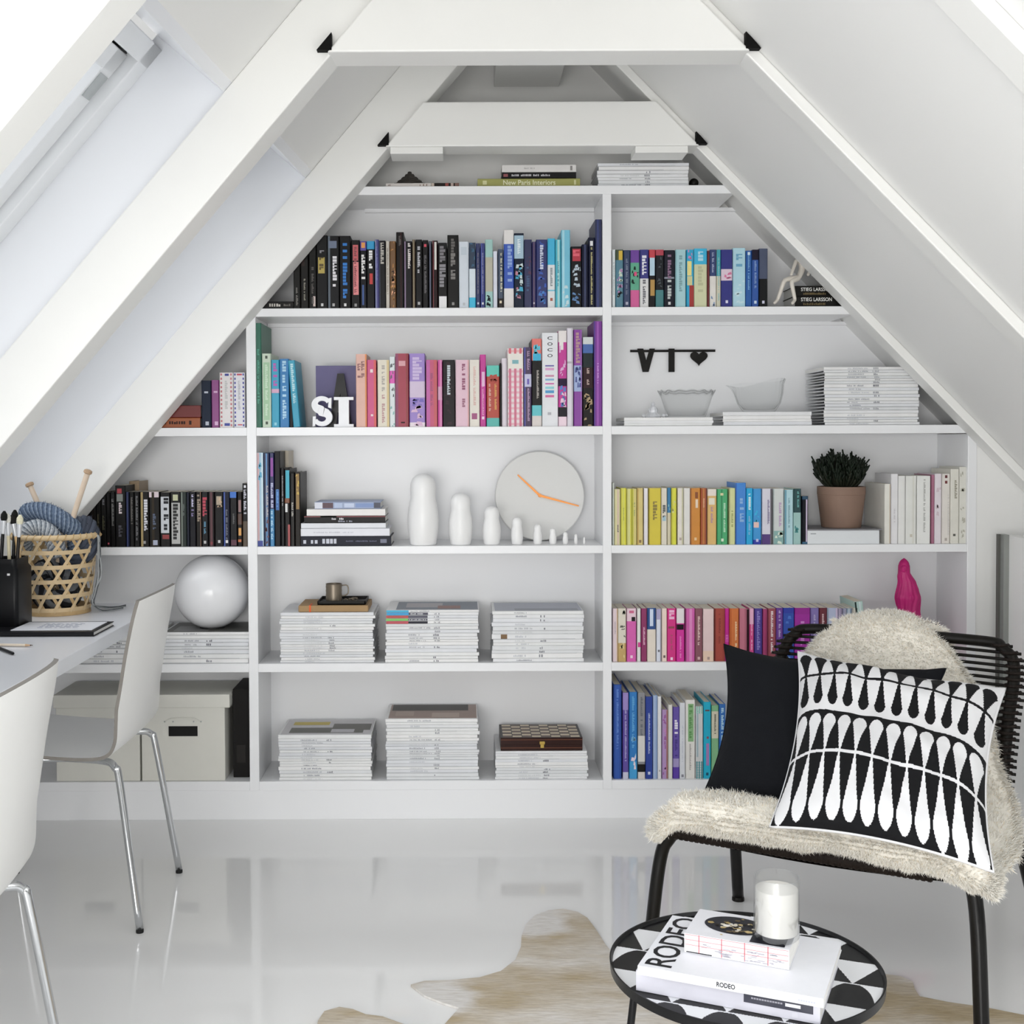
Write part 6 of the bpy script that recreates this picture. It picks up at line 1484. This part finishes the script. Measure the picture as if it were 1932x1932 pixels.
def hide_mat():
    m = bpy.data.materials.new('cow_hide_hair'); m.use_nodes = True; nt = m.node_tree; b = nt.nodes['Principled BSDF']; N = nt.nodes.new; L = nt.links.new
    tc = N('ShaderNodeTexCoord'); mp = N('ShaderNodeMapping'); mp.inputs['Scale'].default_value = (1.0, 2.4, 1); mp.inputs['Rotation'].default_value = (0, 0, .25); L(tc.outputs['Object'], mp.inputs['Vector'])
    n1 = N('ShaderNodeTexNoise'); n1.inputs['Scale'].default_value = 2.1; n1.inputs['Detail'].default_value = 6; n1.inputs['Roughness'].default_value = .62; L(mp.outputs[0], n1.inputs['Vector'])
    cr = N('ShaderNodeValToRGB'); e = cr.color_ramp.elements
    e[0].position = .33; e[0].color = (*lin('e4e0dc'), 1); e[1].position = .72; e[1].color = (*lin('a69370'), 1)
    for p, h in ((.43, 'd9d2c8'), (.52, 'cbc0af'), (.61, 'bbab8f')): x = e.new(p); x.color = (*lin(h), 1)
    L(n1.outputs['Fac'], cr.inputs[0])
    mp2 = N('ShaderNodeMapping'); mp2.inputs['Scale'].default_value = (18, 90, 1); mp2.inputs['Rotation'].default_value = (0, 0, .35); L(tc.outputs['Object'], mp2.inputs['Vector'])
    n2 = N('ShaderNodeTexNoise'); n2.inputs['Scale'].default_value = 1.5; n2.inputs['Detail'].default_value = 5; L(mp2.outputs[0], n2.inputs['Vector'])
    mx = N('ShaderNodeMix'); mx.data_type = 'RGBA'; mx.blend_type = 'MULTIPLY'; mx.inputs[0].default_value = .35
    c2 = N('ShaderNodeValToRGB'); c2.color_ramp.elements[0].position = .3; c2.color_ramp.elements[0].color = (.62, .58, .5, 1); c2.color_ramp.elements[1].position = .6; c2.color_ramp.elements[1].color = (1, 1, 1, 1)
    cur = cr.outputs[0]                                       # white belly patches of the hide
    for q, r in ((PZ(1012, 1748, 0), .085), (PZ(822, 1884, 0), .10)):
        vd = N('ShaderNodeVectorMath'); vd.operation = 'DISTANCE'; vd.inputs[1].default_value = (q.x, q.y, .0055); L(tc.outputs['Object'], vd.inputs[0])
        ad = N('ShaderNodeMath'); ad.operation = 'MULTIPLY_ADD'; ad.inputs[1].default_value = .16; L(n1.outputs['Fac'], ad.inputs[0]); L(vd.outputs['Value'], ad.inputs[2])
        mr = N('ShaderNodeMapRange'); mr.inputs['From Min'].default_value = r + .06; mr.inputs['From Max'].default_value = r + .10; mr.inputs['To Min'].default_value = 1; mr.inputs['To Max'].default_value = 0; L(ad.outputs[0], mr.inputs[0])
        m2 = N('ShaderNodeMix'); m2.data_type = 'RGBA'; L(mr.outputs[0], m2.inputs[0]); L(cur, m2.inputs[6]); m2.inputs[7].default_value = (*lin('e2dfdc'), 1); cur = m2.outputs[2]
    L(n2.outputs['Fac'], c2.inputs[0]); L(cur, mx.inputs[6]); L(c2.outputs[0], mx.inputs[7]); L(mx.outputs[2], b.inputs['Base Color']); b.inputs['Roughness'].default_value = .75
    bp = N('ShaderNodeBump'); bp.inputs['Strength'].default_value = .35; bp.inputs['Distance'].default_value = .004; L(n2.outputs['Fac'], bp.inputs['Height']); L(bp.outputs[0], b.inputs['Normal'])
    return m
bm = bmesh.new(); vs = [bm.verts.new((p.x, p.y, .0055)) for p in pts]; f = bm.faces.new(vs)
if f.normal.z < 0: bmesh.ops.reverse_faces(bm, faces=[f])
bm.normal_update()
if f.normal.z < 0: f.normal_flip()
ex = bmesh.ops.extrude_face_region(bm, geom=[f]); nv = [v for v in ex['geom'] if isinstance(v, bmesh.types.BMVert)]
for v in nv: v.co.z = .0055
for v in vs: v.co.z = .0006
bmesh.ops.triangulate(bm, faces=[q for q in bm.faces if len(q.verts) > 4])
bmesh.ops.recalc_face_normals(bm, faces=bm.faces)
me = bpy.data.meshes.new('cowhide_rug'); bm.to_mesh(me); bm.free(); me.materials.append(hide_mat())
rug = bpy.data.objects.new('cowhide_rug', me); COL.objects.link(rug); tag(rug, 'tan and white cowhide rug on the glossy floor under the round table', 'rug')
# ------------------------------------------------------------------ daylight and added fill
w = bpy.data.worlds.new('daylight'); bpy.context.scene.world = w; w.use_nodes = True
bg = w.node_tree.nodes['Background']; bg.inputs['Color'].default_value = (1, .995, .98, 1); bg.inputs['Strength'].default_value = .18
def daylight(name, fn, y0, y1, a0, a1, t, power, col=(.985, .99, 1), big=1.0):
    """sky light falling in through a roof window"""
    c = fn((a0 + a1) / 2, t, (y0 + y1) / 2); inn = fn((a0 + a1) / 2, t - 1, (y0 + y1) / 2) - c
    L = bpy.data.lights.new(name, 'AREA'); L.shape = 'RECTANGLE'; L.size = (a1 - a0) * big; L.size_y = (y1 - y0) * big; L.energy = power; L.color = col
    o = bpy.data.objects.new(name, L); COL.objects.link(o)
    z = -inn.normalized(); yv = (fn(0, 0, 1) - fn(0, 0, 0)); yv = (yv - z * yv.dot(z)).normalized(); x = yv.cross(z)
    o.matrix_world = Matrix(((x.x, yv.x, z.x, c.x), (x.y, yv.y, z.y, c.y), (x.z, yv.z, z.z, c.z), (0, 0, 0, 1)))
NEAR, FAR = (3.6, 3, 8, 21, 32), (18, 0, 0, 0, 0)
for i in range(len(trusses) - 1):
    if NEAR[i]: daylight('skylight', RL, trusses[i + 1] + RW, trusses[i], A_S, A_H, .46, NEAR[i])
    if FAR[i]: daylight('open_sky', RL, trusses[i + 1] + RW, trusses[i], A_S + .1, A_H + .1, 1.7, FAR[i], big=1.8)
for y0, y1 in ((.16, 1.02), (-.8, .06)): daylight('skylight', RR, y0, y1, RH0, RH1, T_R + .16, 12)  # fill from the right, through the roof windows added for it
# fill lamp added at the open end behind us, no window built there
L = bpy.data.lights.new('gable_fill', 'AREA'); L.shape = 'RECTANGLE'; L.size = 2.2; L.size_y = 1.3; L.energy = 84; L.color = (1, .985, .965)
o = bpy.data.objects.new('gable_fill', L); COL.objects.link(o); o.location = (-.7, Y0 + .05, 1.0); o.rotation_euler = (PI / 2, 0, 0)
sc = bpy.context.scene
sc.view_settings.view_transform = 'Standard'; sc.view_settings.look = 'None'; sc.view_settings.gamma = 1; sc.view_settings.use_curve_mapping = False
sc.view_settings.exposure = 0.12
bpy.context.view_layer.update()
